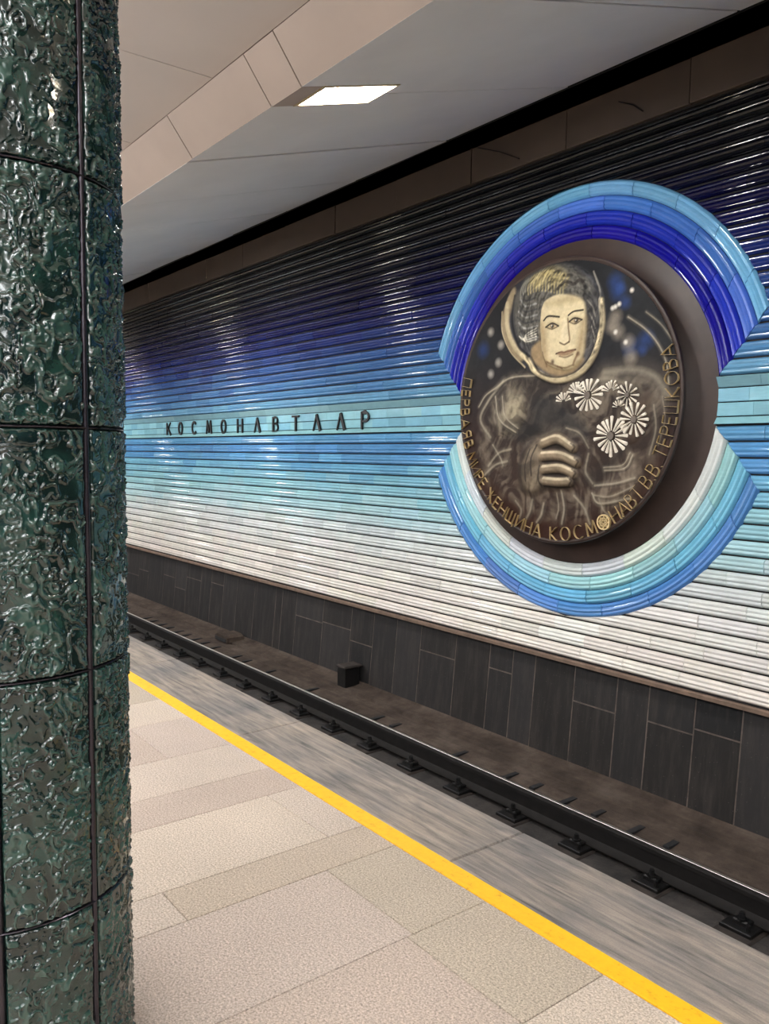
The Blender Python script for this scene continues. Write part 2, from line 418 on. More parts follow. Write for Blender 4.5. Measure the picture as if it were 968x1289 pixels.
# ---- glazed tiles ------------------------------------------------------
NP = 12
def prof(t):
    t = np.asarray(t)
    return 0.004 + 0.022 * np.clip(np.sin(np.pi * t), 0, 1) ** 0.5 + 0.0078 * np.abs(np.sin(3 * np.pi * t))
TT = np.linspace(0, 1, NP + 1)
DD = prof(TT)
GAPZ = 0.0058
def ring_dx(z):
    """half width of the opening in the courses at height z"""
    if z < ZB: r = min(R0 + (ZB - z), ROUT)
    elif z > ZT: r = min(R0 + (z - ZT), ROUT)
    else: r = R0
    q = r * r - (z - CZ) ** 2
    return math.sqrt(q) if q > 0 else -1.0
def loft_tile(z0, z1, xa, xb, dd=DD, tt=TT):
    """xa, xb: functions of z. closed tile with a back."""
    zs = z0 + GAPZ + (z1 - z0 - 2 * GAPZ) * tt
    n = len(zs)
    v = [(xa(z), W - d, z) for z, d in zip(zs, dd)] + [(xb(z), W - d, z) for z, d in zip(zs, dd)]
    f = [(i, n + i, n + i + 1, i + 1) for i in range(n - 1)]
    k = len(v)
    v += [(xa(zs[0]), W, zs[0]), (xa(zs[-1]), W, zs[-1]), (xb(zs[0]), W, zs[0]), (xb(zs[-1]), W, zs[-1])]
    f += [tuple([k] + list(range(n)) + [k + 1])[::-1], tuple([k + 2] + list(range(n, 2 * n)) + [k + 3])]
    f += [(k, k + 2, n, 0), (n - 1, 2 * n - 1, k + 3, k + 1)]
    return v, f
UP = [(108, 162, 198), (84, 137, 186), (74, 121, 176), (63, 104, 162), (52, 87, 148), (42, 69, 133), (32, 51, 118), (21, 35, 101),
      (13, 22, 86), (9, 14, 72), (8, 10, 58), (7, 8, 43), (6, 7, 30), (6, 8, 21), (7, 9, 16), (8, 10, 15), (9, 11, 15)]
LO = [(98, 158, 202), (92, 150, 204), (98, 158, 206), (112, 174, 208), (134, 188, 210), (144, 196, 212), (160, 204, 214), (172, 210, 218), (188, 214, 220),
      (206, 218, 219), (214, 221, 220), (221, 223, 220), (225, 224, 219), (229, 226, 219), (231, 227, 219), (233, 227, 218), (234, 227, 217)]
def tint(lst, i, amt=3, jit=0.28):
    q = min(max(i + RNG.normal(0, jit), 0), len(lst) - 1)
    a = int(q); b_ = min(a + 1, len(lst) - 1); fr = q - a
    c = np.array(lst[a]) * (1 - fr) + np.array(lst[b_]) * fr
    c = c * (1 + RNG.normal(0, 0.022)) + RNG.normal(0, amt * 0.3, 3)
    return np.clip(c, 4, 240)
LT = 0.485
tiles = []          # (verts, faces, colour, centre, size)
def course(z0, z1, pick, dd=DD, tt=TT, length=LT):
    zs = np.linspace(z0, z1, 9)
    hit = any(ring_dx(z) > 0 for z in zs)
    offs = RNG.uniform(0, length)
    joints = list(np.arange(XL + offs, XR, length) + RNG.normal(0, 0.012, len(np.arange(XL + offs, XR, length))))
    joints = [XL] + [j for j in joints if j > XL + 0.1 and j < XR - 0.1] + [XR]
    spans = []
    if not hit: spans.append((joints, None))
    else:
        mx = max(ring_dx(z) for z in zs)
        mn = min(max(ring_dx(z), 0) for z in zs)
        L = [j for j in joints if j < CX - mx - 0.12]; Rr = [j for j in joints if j > CX + mx + 0.12]
        spans.append((L + [None], 'L')); spans.append(([None] + Rr, 'R'))
    for js, side in spans:
        for a, b_ in zip(js[:-1], js[1:]):
            fa = (lambda z, a=a: a + 0.0012) if a is not None else (lambda z: CX + max(ring_dx(z), 0) + 0.002)
            fb = (lambda z, b_=b_: b_ - 0.0012) if b_ is not None else (lambda z: CX - max(ring_dx(z), 0) - 0.002)
            zm = 0.5 * (z0 + z1)
            if a is not None and b_ is not None and (b_ - a) > 1.2 * length:      # very long remainder: leave as it is
                pass
            v, f = loft_tile(z0, z1, fa, fb, dd, tt)
            v = np.array(v)
            # every tile sits a little askew in its bed
            cx_, cz_ = 0.5 * (fa(zm) + fb(zm)), zm
            rx, rz, dy = RNG.normal(0, 0.008), RNG.normal(0, 0.006), RNG.normal(0, 0.0008)
            fr = v[:, 1] < W - 1e-6
            v[fr, 1] += dy + rz * (v[fr, 0] - cx_) + rx * (v[fr, 2] - cz_)
            tiles.append((v, f, pick(), np.array([cx_, W, cz_]), fb(zm) - fa(zm)))
for i in range(17):
    course(ZT + i * P, ZT + (i + 1) * P, lambda i=i: tint(UP, i))
    course(ZB - (i + 1) * P, ZB - i * P, lambda i=i: tint(LO, i))
# which tiles show largest
CAMP = np.array([0, 0, EYE])
def project(p):
    d = np.array(p) - CAMP
    x_, y_, z_ = d @ np.array(AX), d @ np.array(AY), d @ np.array(AZ)
    return 484 + 1031.2 * x_ / z_, 644.5 + 1031.2 * y_ / z_, z_
def rank(t):
    px_, py_, z_ = project(t[3])
    if not (150 < px_ < 1010 and -40 < py_ < 1330): return 0
    d = t[3] - CAMP
    return t[4] * abs(d[1]) / np.linalg.norm(d) ** 3
order = sorted(range(len(tiles)), key=lambda i: -rank(tiles[i]))
near = set(order[:300])
for i in near:
    v, f, c, ctr, ln = tiles[i]
    o = obj('tile', v, f, M['glaze'], wall, 30); o.color = rgba(c)
def stuff_mesh(name, items, mat, parent):
    V, F, C = [], [], []
    for v, f, c in items:
        n = len(V); V += [tuple(q) for q in v]; F += [tuple(k + n for k in q) for q in f]; C += [tuple(lin(c)) + (1.0,)] * len(v)
    me = mesh_data(name, V, F, 30)
    at = me.color_attributes.new('tint', 'FLOAT_COLOR', 'POINT')
    at.data.foreach_set('color', np.array(C, dtype=np.float32).ravel())
    return link(name, me, mat, parent)
o = stuff_mesh('distant_tiles', [(tiles[i][0], tiles[i][1], tiles[i][2]) for i in range(len(tiles)) if i not in near], M['glaze_far'], wall)
o['kind'] = 'stuff'
# ---- flat letter band: sloping trim, two rows of flat tiles, projecting lower trim
BC = [(144, 198, 214), (134, 190, 212), (150, 204, 216), (140, 194, 210)]
bz = [ZB + 0.004, ZB + 0.062, ZB + 0.165, ZB + 0.270, ZT]
def band(z0, z1, d0, d1, length, cols, lip=0.0, nm='band_tile'):
    js = list(np.arange(XL + RNG.uniform(0, length), XR, length)); js = [XL] + [j for j in js if XL + .1 < j < XR - .1] + [XR]
    runs = [[j for j in js if j < CX - R0 - 0.1] + [None], [None] + [j for j in js if j > CX + R0 + 0.1]]
    for r in runs:
        for a, b_ in zip(r[:-1], r[1:]):
            fa = (lambda z, a=a: a + 0.001) if a is not None else (lambda z: CX + ring_dx(min(max(z, ZB + .002), ZT - .002)) + 0.002)
            fb = (lambda z, b_=b_: b_ - 0.001) if b_ is not None else (lambda z: CX - ring_dx(min(max(z, ZB + .002), ZT - .002)) - 0.002)
            tt = np.array([0, 0.04, 0.5, 0.96, 1.0]); dd = np.array([d0 - 0.004 + lip, d0 + lip, 0.5 * (d0 + d1), d1, d1 - 0.004])
            v, f = loft_tile(z0 - 0.002, z1 + 0.002, fa, fb, dd, tt)
            c = np.clip(np.array(cols[RNG.integers(len(cols))]) * (1 + RNG.normal(0, 0.03)), 0, 245)
            if (a is None or a > -13.5):
                o = obj(nm, v, f, M['glaze'], wall, 20); o.color = rgba(c)
            else: bandfar.append((v, f, c))
bandfar = []
band(bz[3], bz[4], 0.020, 0.046, LT * 1.6, [(134, 178, 190), (128, 172, 186), (142, 184, 194)], nm='trim_tile')
band(bz[2], bz[3], 0.020, 0.020, 0.30, BC)
band(bz[1], bz[2], 0.020, 0.020, 0.30, BC)
band(bz[0], bz[1], 0.046, 0.020, LT * 1.6, [(148, 200, 206), (140, 192, 202)], nm='trim_tile')
o = stuff_mesh('distant_band_tiles', bandfar, M['glaze_far'], wall); o['kind'] = 'stuff'

# ---- ceiling -------------------------------------------------------------
YA, ZA = 2.45, 3.955             # foot of the flat hall ceiling
YB, ZBm = 2.645, 3.695           # lower ridge
YC, ZC = 5.20, 4.437             # edge beside the wall
BAY = 1.43; J0 = -4.455
v, f = join([box_vf(XFAR, XNEAR, -9.0, 2.5, 4.05, 4.30), extrude_x([(2.5, 4.05), (2.66, 3.80), (5.19, 4.53), (5.19, 4.60), (2.5, 4.3)], XFAR, XNEAR)])
ceiling = tag(obj('ceiling', v, f, M['void']), kind='structure')
LAMPX = [J0 + 4 * BAY * k for k in range(-5, 3)]
LW, LY0, LY1 = 0.178, 2.83, 3.39
def zs_(y): return ZBm + (y - YB) * (ZC - ZBm) / (YC - YB)
def slope_fn(dz):
    return lambda p, a: (p[0], p[1], zs_(p[1]) + a + dz)
nj = [J0 + BAY * k for k in range(-24, 14)]
for a, b_ in zip(nj[:-1], nj[1:]):
    gp = 0.009
    e1, e2 = prng.uniform(-0.03, 0.035), prng.uniform(-0.03, 0.035)
    poly = [(a + gp, YB)]
    la = any(abs(a - l) < 0.01 for l in LAMPX); lb = any(abs(b_ - l) < 0.01 for l in LAMPX)
    if la: poly = [(a + LW + 0.004, YB), (b_ - gp, YB)] if not lb else []
    else: poly = [(a + gp, YB), (b_ - gp, YB)]
    if lb: poly = [(a + gp, YB), (b_ - LW - 0.004, YB), (b_ - LW - 0.004, LY1 + 0.004), (b_ - gp, LY1 + 0.004)]
    poly += [(b_ - gp, YC + e2), (a + gp, YC + e1)]
    if la: poly += [(a + gp, LY1 + 0.004), (a + LW + 0.004, LY1 + 0.004)]
    v, f = prism(poly, slope_fn(prng.uniform(-0.004, 0.004)), 0.0, 0.05)
    obj('ceiling_panel', v, f, M['ceil_grey'], ceiling)
def strip(a, b_, y0=YA, z0=ZA):
    n = Vector((0, 0.26, 0.195)).normalized() * 0.04
    d = prng.uniform(-0.003, 0.003)
    v, f = extrude_x([(y0, z0 + d), (YB, ZBm + d), (YB + n.y, ZBm + n.z + 0.03), (y0 + n.y, z0 + n.z + 0.03)], a + 0.005, b_ - 0.005)
    obj('cove_panel', v, f, M['ceil_beige'], ceiling)
edges = sorted(set([round(J0 + BAY * k - 1.34, 3) + 0.0 for k in range(-23, 8)]))
edges = [x for x in nj]
seg = []
for a, b_ in zip(nj[:-1], nj[1:]):
    x0 = a + LW if any(abs(a - l) < 0.01 for l in LAMPX) else a + 0.09
    x1 = b_ - LW if any(abs(b_ - l) < 0.01 for l in LAMPX) else b_ + 0.09
    strip(x0, x1)
for l in LAMPX:
    strip(l - LW, l + LW)
    v, f = prism([(l - LW, YB + 0.002), (l + LW, YB + 0.002), (l + LW, LY0 - 0.03), (l - LW, LY0 - 0.03)], slope_fn(0.0), 0.0, 0.05)
    obj('cove_panel', v, f, M['ceil_beige'], ceiling)
# flat hall ceiling in panels
hx = [x - 0.59 for x in nj]
for a, b_ in zip(hx[:-1], hx[1:]):
    for y0, y1 in ((-1.2, 2.448), (-4.9, -1.2)):
        v, f = box_vf(a + 0.003, b_ - 0.003, y0 + 0.003, y1 - 0.003, ZA + prng.uniform(-0.002, 0.002), ZA + 0.05)
        obj('hall_panel', v, f, M['ceil_hall'], ceiling)
# ---- the rest of the hall that only shows in reflections
v, f = join([box_vf(XFAR, XNEAR, -9.3, -9.0, -0.3, 4.3)]); tag(obj('wall_near', v, f, M['hall_wall']), kind='structure')
v, f = box_vf(XFAR - 0.3, XFAR, -9.0, W, -1.4, 5.0); tag(obj('wall_left', v, f, M['hall_wall']), kind='structure')
v, f = box_vf(XNEAR, XNEAR + 0.3, -9.0, W, -1.4, 5.0); tag(obj('wall_right', v, f, M['hall_wall']), kind='structure')

# ================================================================== THINGS
# ---- lamps in the sloping ceiling
def lamp(x, label):
    zz = zs_(0.5 * (LY0 + LY1))
    t = empty('ceiling_lamp', (x, 0.5 * (LY0 + LY1), zz + 0.02))
    tag(t, label, 'lamp', 'square lamps set in the sloping ceiling')
    b = 0.018; s = slope_fn(0.0)
    parts = []
    for (x0, x1, y0, y1) in ((x - LW, x + LW, LY0 - 0.028, LY0), (x - LW, x + LW, LY1 - b, LY1), (x - LW, x - LW + b, LY0, LY1 - b), (x + LW - b, x + LW, LY0, LY1 - b)):
        parts.append(prism([(x0, y0), (x1, y0), (x1, y1), (x0, y1)], s, -0.004, 0.07))
    v, f = join(parts); obj('frame', v, f, M['lamp_frame'], t)
    v, f = prism([(x - LW + b, LY0), (x + LW - b, LY0), (x + LW - b, LY1 - b), (x - LW + b, LY1 - b)], s, 0.045, 0.06)
    obj('diffuser', v, f, M['lamp'], t)
for l in LAMPX:
    if abs(l - J0) < 0.1: lab = 'glowing square ceiling lamp set beside the beige cove, the lit one in view'
    elif l < J0: lab = 'further square ceiling lamp down the platform, past the column'
    else: lab = 'square ceiling lamp behind the viewer above the platform edge'
    lamp(l, lab)
# luminous boxes added out of view to brighten ceiling and column
for k in range(-4, 3):
  for yl in (-1.0, -3.6):
    x = -4.455 + 5.72 * k + 2.86
    t = empty('added_hall_lamp', (x, yl, 3.2)); tag(t, 'long luminous box added over the hall, out of view, to brighten the ceiling', 'lamp', 'added light boxes over the hall')
    pl = [(-0.22, 0.0), (0.22, 0.0), (0.26, 0.06), (0.22, 0.14), (-0.22, 0.14), (-0.26, 0.06)]
    v, f = extrude_x([(yl + a, 3.2 + b) for a, b in pl], x - 2.2, x + 2.2); obj('diffuser', v, f, M['fill_hall'], t)
    for sx_ in (-1, 1):
        v, f = extrude_x([(yl + a * 1.08, 3.2 + 0.07 + (b - 0.07) * 1.15) for a, b in pl], x + sx_ * 2.22 - 0.02, x + sx_ * 2.22 + 0.02); obj('end_cap', v, f, M['lamp_frame'], t)
        v, f = cyl_vf((x + sx_ * 1.6, yl, 3.33), 0.012, ZA - 3.32, 'z', 8); obj('hanger', v, f, M['lamp_frame'], t)

# ---- ceramic ring around the medallion
ring = tag(empty('ring_surround', (CX, W, CZ - ROUT)), 'stepped ring of blue and white glazed tiles framing the dark medallion', 'ring surround')
UPR = [(24, 22, 150), (34, 48, 176), (70, 116, 202), (112, 172, 216)]       # inner to outer, upper half
LOR = [(216, 224, 222), (156, 206, 214), (112, 184, 216), (84, 134, 198)]    # inner to outer, lower half
PR = P * 0.985
for half in (1, -1):
    for k in range(4):
        r0, r1 = R0 + k * PR + 0.002, R0 + (k + 1) * PR - 0.0015
        rs = r0 + (r1 - r0) * TT
        dd = prof(TT) + 0.006
        if half > 0: z_end = [min(ZT + (r - R0), CZ + r) for r in rs]
        else: z_end = [max(ZB - (r - R0), CZ - r) for r in rs]
        th_end = [math.asin(max(-1, min(1, (z - CZ) / r))) for z, r in zip(z_end, rs)]     # right-hand end angle
        # segments along the arc
        a_mid = th_end[NP // 2]
        span = (math.pi - 2 * abs(a_mid)) if half > 0 else (math.pi - 2 * abs(a_mid))
        nseg = max(5, int(round(span * (r0 + r1) / 2 / 0.46)))
        sh = RNG.uniform(-0.35, 0.35)
        for s in range(nseg):
            fr0 = 0.0 if s == 0 else (s + sh) / nseg
            fr1 = 1.0 if s == nseg - 1 else (s + 1 + sh) / nseg
            nst = 5
            v = []
            for q in range(nst + 1):
                for j, (r, d) in enumerate(zip(rs, dd)):
                    te = th_end[j]
                    a0, a1 = (te, math.pi - te) if half > 0 else (te, -math.pi - te)
                    g0, g1 = fr0 + (0.0007 if s else 0), fr1 - (0.0007 if s < nseg - 1 else 0)
                    a = a0 + (a1 - a0) * (g0 + (g1 - g0) * q / nst)
                    v.append((CX + r * math.cos(a), W - d, CZ + r * math.sin(a)))
            n = NP + 1; f = []
            for q in range(nst):
                for j in range(NP):
                    e = (q * n + j, (q + 1) * n + j, (q + 1) * n + j + 1, q * n + j + 1)
                    f.append(e if half < 0 else e[::-1])
            vb = np.array(v)
            vb[:, 1] += RNG.normal(0, 0.0012)
            # side and end skirts down to the backing plane
            V = [tuple(q) for q in vb]
            def skirt(idx, flip):
                k0 = len(V)
                for i_ in idx: V.append((V[i_][0], W, V[i_][2]))
                for i_ in range(len(idx) - 1):
                    e = (idx[i_], idx[i_ + 1], k0 + i_ + 1, k0 + i_)
                    f.append(e[::-1] if flip else e)
            skirt([q * n for q in range(nst + 1)], half > 0); skirt([q * n + NP for q in range(nst + 1)], half < 0)
            skirt(list(range(n)), half < 0); skirt([nst * n + j for j in range(n)], half > 0)
            c = (UPR if half > 0 else LOR)[k]
            c = np.clip(np.array(c) * (1 + RNG.normal(0, 0.04)) + RNG.normal(0, 3, 3), 4, 240)
            o = obj('ring_tile', V, f, M['glaze'], ring, 30); o.color = rgba(c)

# ---- medallion
WF = 5.42; RF = 1.2; MZ = 1.55 + 0.4325
med = tag(empty('medallion', (CX, WF, MZ - RF)), 'round dark brown relief medallion of a helmeted woman holding flowers', 'medallion')
def lathe(profile, n=120):
    v, f = [], []
    k = len(profile)
    for i in range(n):
        a = 2 * math.pi * i / n
        for r, y in profile: v.append((CX + r * math.cos(a), y, MZ + r * math.sin(a)))
    for i in range(n):
        j = (i + 1) % n
        for q in range(k - 1): f.append((i * k + q, i * k + q + 1, j * k + q + 1, j * k + q))
    return v, f
v, f = lathe([(1.165, WF + 0.004), (1.185, WF - 0.004), (1.2, WF + 0.002), (1.205, WF + 0.012), (1.2, WF + 0.034), (1.15, WF + 0.046)])
obj('rim', v, f, M['medal_rim'], med, 40)
v, f = lathe([(1.13, WF + 0.03), (1.145, WF + 0.075), (1.17, WF + 0.11), (1.22, WF + 0.145), (1.29, WF + 0.168), (1.375, WF + 0.185), (1.378, WF + 0.2)])
obj('cove', v, f, M['medal_rim'], med, 60)

# relief painting -----------------------------------------------------------
N = 430
gu, gv = np.meshgrid(np.linspace(-1, 1, N), np.linspace(-1, 1, N))
img = np.zeros((N, N, 3)); hgt = np.zeros((N, N)); part = np.zeros((N, N), int)
def smooth_line(pts, closed=False, n=10):
    p = np.array(pts, float)
    if len(p) < 3: return p
    if closed: p = np.vstack([p[-1], p, p[0], p[1]])
    else: p = np.vstack([2 * p[0] - p[1], p, 2 * p[-1] - p[-2]])
    out = []
    for i in range(1, len(p) - 2):
        for t in np.linspace(0, 1, n, endpoint=False):
            a, b, c, d = p[i - 1], p[i], p[i + 1], p[i + 2]
            out.append(0.5 * ((2 * b) + (-a + c) * t + (2 * a - 5 * b + 4 * c - d) * t * t + (-a + 3 * b - 3 * c + d) * t ** 3))
    if not closed: out.append(p[-2])
    else: out.append(out[0])
    return np.array(out)
def window(pts, pad):
    lo = pts.min(0) - pad; hi = pts.max(0) + pad
    i0 = lambda q: int(np.clip((q + 1) / 2 * (N - 1), 0, N - 1))
    return slice(i0(lo[1]), i0(hi[1]) + 2), slice(i0(lo[0]), i0(hi[0]) + 2)
def dist_line(pts, U, V):
    d = np.full(U.shape, 9.0)
    for a, b in zip(pts[:-1], pts[1:]):
        ab = b - a; L = ab @ ab + 1e-12
        t = np.clip(((U - a[0]) * ab[0] + (V - a[1]) * ab[1]) / L, 0, 1)
        d = np.minimum(d, np.hypot(U - a[0] - t * ab[0], V - a[1] - t * ab[1]))
    return d
def inside(pts, U, V):
    c = np.zeros(U.shape, bool)
    for a, b in zip(pts, np.roll(pts, -1, 0)):
        cond = ((a[1] > V) != (b[1] > V)) & (U < (b[0] - a[0]) * (V - a[1]) / (b[1] - a[1] + 1e-12) + a[0])
        c ^= cond
    return c
def paint(sl, al, c, h=0.0):
    c = lin(c); al = np.clip(al, 0, 1)
    img[sl] = img[sl] * (1 - al[..., None]) + c * al[..., None]
    hgt[sl] += h * al
def area(pts, c, alpha=1.0, soft=0.02, h=0.0, pid=None, curved=True, dome=0.0, tex=None):
    p = smooth_line(pts, True) if curved else np.array(pts + [pts[0]])
    sl = window(p, soft * 2); U, V = gu[sl], gv[sl]
    d = dist_line(p, U, V); ins = inside(p[:-1], U, V)
    sd = np.where(ins, d, -d)
    al = np.clip(sd / (2 * soft) + 0.5, 0, 1) * alpha
    if tex is not None: al = al * tex[sl]
    paint(sl, al, c, h)
    if dome: hgt[sl] += dome * np.sqrt(np.clip(np.where(ins, d, 0) / 0.12, 0, 1))
    if pid: part[sl][ins] = pid; 
    if pid:
        q = part[sl]; q[ins] = pid; part[sl] = q
def stroke(pts, width, c, alpha=1.0, h=0.0, soft=0.5):
    p = smooth_line(pts); sl = window(p, width * 2); U, V = gu[sl], gv[sl]
    d = dist_line(p, U, V)
    al = np.clip((width - d) / (width * soft), 0, 1) * alpha
    paint(sl, al, c, h)
def dot(p, r, c, alpha=1.0, h=0.0):
    sl = window(np.array([p]), r * 2.2); U, V = gu[sl], gv[sl]
    d = np.hypot(U - p[0], V - p[1]); paint(sl, np.clip(1.3 * (1 - d / r), 0, 1) * alpha, c, h)
wx = fbm(gu * 3 + 5, gv * 3 + 1, 4, 3) - 0.5; wy = fbm(gu * 3 + 9, gv * 3 + 7, 4, 11) - 0.5
swirl = fbm((gu + 0.7 * wx) * 11, (gv + 0.7 * wy) * 11, 4, 21)
ang_ = 2.2 + 3.0 * (fbm(gu * 1.3 + 2, gv * 1.3 + 4, 2, 61) - 0.5) * 2
hair_ = np.zeros_like(gu)
for o_, (fa_, fb_) in enumerate(((46, 5), (80, 9))):
    uu = gu * np.cos(ang_) + gv * np.sin(ang_); vv_ = -gu * np.sin(ang_) + gv * np.cos(ang_)
    hair_ += vnoise(uu * fb_ + 3 * wx, vv_ * fa_ * 0.35 + 6 * wy, 71 + o_) * (0.6 if o_ == 0 else 0.4)
streak = np.clip((0.55 * swirl + 0.5 * hair_ - 0.42) * 4.0, 0, 1)
th_ = np.arctan2(gv - 0.58, gu - 0.03); rr_ = np.hypot(gu - 0.03, gv - 0.58)
lock = vnoise(th_ * 7 + 8 * wx, rr_ * 55 + 14 * wy, 81) * 0.6 + vnoise(th_ * 16 + 8 * wy, rr_ * 90 + 14 * wx, 82) * 0.4
blot = np.clip((fbm(gu * 2.4 + 3, gv * 2.4, 4, 31) - 0.35) * 3, 0, 1)
# ground: slate above, red-brown below
k = np.clip((gv + 0.55) / 0.9, 0, 1)[..., None]
img[:] = lin((74, 49, 39)) * (1 - k) + lin((40, 41, 45)) * k
img *= (0.75 + 0.5 * swirl)[..., None]
for p in [(0.5, 0.699), (0.724, 0.364), (0.611, 0.327), (0.478, 0.768), (-0.744, 0.437)]: dot(p, 0.085, (44, 74, 124), 0.75)
for p, r in [((0.52, 0.72), 0.05), ((0.56, 0.62), 0.06), ((0.70, 0.30), 0.05)]: dot(p, r, (60, 92, 150), 0.5)
for p in [(0.486, 0.537), (0.509, 0.436), (0.591, 0.362), (0.614, 0.262), (0.46, 0.48)]: dot(p, 0.07, (150, 142, 130), 0.75)
for p in [(-0.664, 0.564), (-0.553, 0.457), (-0.577, 0.326), (-0.656, 0.245)]: dot(p, 0.045, (168, 164, 156), 0.9, 0.002)
for p in [(0.513, 0.616), (0.483, 0.603), (0.46, 0.597), (0.608, 0.691), (0.489, 0.438), (0.571, 0.364), (0.325, 0.422)]: dot(p, 0.022, (214, 210, 200), 1.0, 0.002)
# suit
area([(-0.703, -0.1), (-0.80, -0.397), (-0.62, -0.62), (-0.114, -0.83), (0.364, -0.80), (0.70, -0.62), (0.84, -0.381), (0.888, -0.096), (0.80, 0.10), (0.50, 0.19), (0.28, 0.16), (0.0, 0.12), (-0.22, 0.22), (-0.45, 0.21), (-0.62, 0.08)],
     (74, 66, 59), 0.5, 0.05, 0.012, 2)
area([(-0.703, -0.1), (-0.80, -0.397), (-0.62, -0.62), (-0.114, -0.83), (0.364, -0.80), (0.70, -0.62), (0.84, -0.381), (0.888, -0.096), (0.80, 0.10), (0.50, 0.19), (0.28, 0.16), (0.0, 0.12), (-0.22, 0.22), (-0.45, 0.21), (-0.62, 0.08)],
     (160, 150, 134), 0.46, 0.05, 0.0, None, tex=streak)
area([(-0.439, 0.139), (-0.569, 0.031), (-0.607, -0.103), (-0.509, -0.221), (-0.328, -0.167), (-0.259, 0.054)], (156, 148, 132), 0.75, 0.05, 0.0, None, dome=0.012, tex=0.3 + 0.7 * streak)
area([(-0.40, 0.10), (-0.47, 0.0), (-0.47, -0.12), (-0.36, -0.15), (-0.30, 0.0)], (186, 176, 152), 0.6, 0.04, tex=0.4 + 0.6 * streak)
area([(-0.50, -0.17), (-0.2, -0.12), (-0.1, -0.2), (-0.3, -0.28)], (44, 42, 42), 0.8, 0.04)
area([(-0.05, 0.05), (0.2, -0.1), (0.3, -0.25), (0.1, -0.2), (-0.2, -0.15), (-0.22, 0.02)], (52, 52, 54), 0.75, 0.05)
area([(0.359, -0.609), (0.521, -0.501), (0.677, -0.431), (0.719, -0.545), (0.646, -0.647), (0.446, -0.708)], (136, 124, 110), 0.8, 0.04, 0.0, None, dome=0.012, tex=0.35 + 0.65 * streak)
area([(0.607, -0.102), (0.699, 0.008), (0.774, 0.036), (0.76, -0.091), (0.709, -0.252), (0.613, -0.284)], (96, 82, 72), 0.8, 0.03, 0.0, None, dome=0.012)
area([(0.24, -0.52), (0.40, -0.42), (0.62, -0.28), (0.52, -0.46), (0.36, -0.58)], (58, 50, 46), 0.75, 0.04)
PALE = (190, 182, 164)
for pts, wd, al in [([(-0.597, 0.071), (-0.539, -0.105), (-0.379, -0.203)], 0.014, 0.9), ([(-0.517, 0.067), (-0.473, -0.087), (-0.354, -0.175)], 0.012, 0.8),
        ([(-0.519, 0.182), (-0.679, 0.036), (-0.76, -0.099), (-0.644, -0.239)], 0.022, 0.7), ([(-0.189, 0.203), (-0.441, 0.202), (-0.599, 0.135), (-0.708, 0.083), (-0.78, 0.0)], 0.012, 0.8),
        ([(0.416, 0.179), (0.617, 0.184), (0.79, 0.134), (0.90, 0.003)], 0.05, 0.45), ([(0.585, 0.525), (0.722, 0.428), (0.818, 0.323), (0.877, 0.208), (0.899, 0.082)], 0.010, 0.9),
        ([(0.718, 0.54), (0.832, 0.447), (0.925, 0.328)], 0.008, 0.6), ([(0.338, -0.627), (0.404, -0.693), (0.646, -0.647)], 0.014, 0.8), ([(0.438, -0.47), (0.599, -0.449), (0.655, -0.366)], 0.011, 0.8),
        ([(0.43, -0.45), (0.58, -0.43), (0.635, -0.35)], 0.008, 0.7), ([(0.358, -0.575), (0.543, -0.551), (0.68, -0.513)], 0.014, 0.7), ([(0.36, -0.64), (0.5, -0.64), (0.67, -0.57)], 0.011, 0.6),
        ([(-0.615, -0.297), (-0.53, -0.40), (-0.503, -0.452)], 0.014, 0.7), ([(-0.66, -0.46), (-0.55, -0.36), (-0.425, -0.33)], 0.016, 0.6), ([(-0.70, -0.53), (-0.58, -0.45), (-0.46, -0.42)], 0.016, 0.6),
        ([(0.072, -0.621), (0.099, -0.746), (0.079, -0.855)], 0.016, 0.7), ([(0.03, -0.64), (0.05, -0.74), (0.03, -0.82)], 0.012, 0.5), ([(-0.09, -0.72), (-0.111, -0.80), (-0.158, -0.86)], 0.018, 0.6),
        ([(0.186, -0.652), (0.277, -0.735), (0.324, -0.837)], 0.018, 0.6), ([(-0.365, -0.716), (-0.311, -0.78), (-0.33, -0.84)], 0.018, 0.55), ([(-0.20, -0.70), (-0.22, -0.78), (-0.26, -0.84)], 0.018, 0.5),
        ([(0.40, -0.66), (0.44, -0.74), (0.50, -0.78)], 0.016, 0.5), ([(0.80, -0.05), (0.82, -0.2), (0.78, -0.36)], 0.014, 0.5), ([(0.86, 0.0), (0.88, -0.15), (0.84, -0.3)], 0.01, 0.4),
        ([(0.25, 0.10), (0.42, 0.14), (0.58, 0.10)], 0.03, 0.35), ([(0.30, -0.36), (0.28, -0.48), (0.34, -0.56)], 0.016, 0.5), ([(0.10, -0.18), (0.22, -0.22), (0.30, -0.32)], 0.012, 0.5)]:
    stroke(pts, wd * 2.2, PALE, al * 0.32, 0.003, 1.0); stroke([(a_ + 0.010, b_ - 0.016) for a_, b_ in pts], wd * 0.8, (34, 30, 29), al * 0.5, -0.003, 0.9); stroke(pts, wd * 0.75, PALE, al * 0.75, 0.002, 0.9)
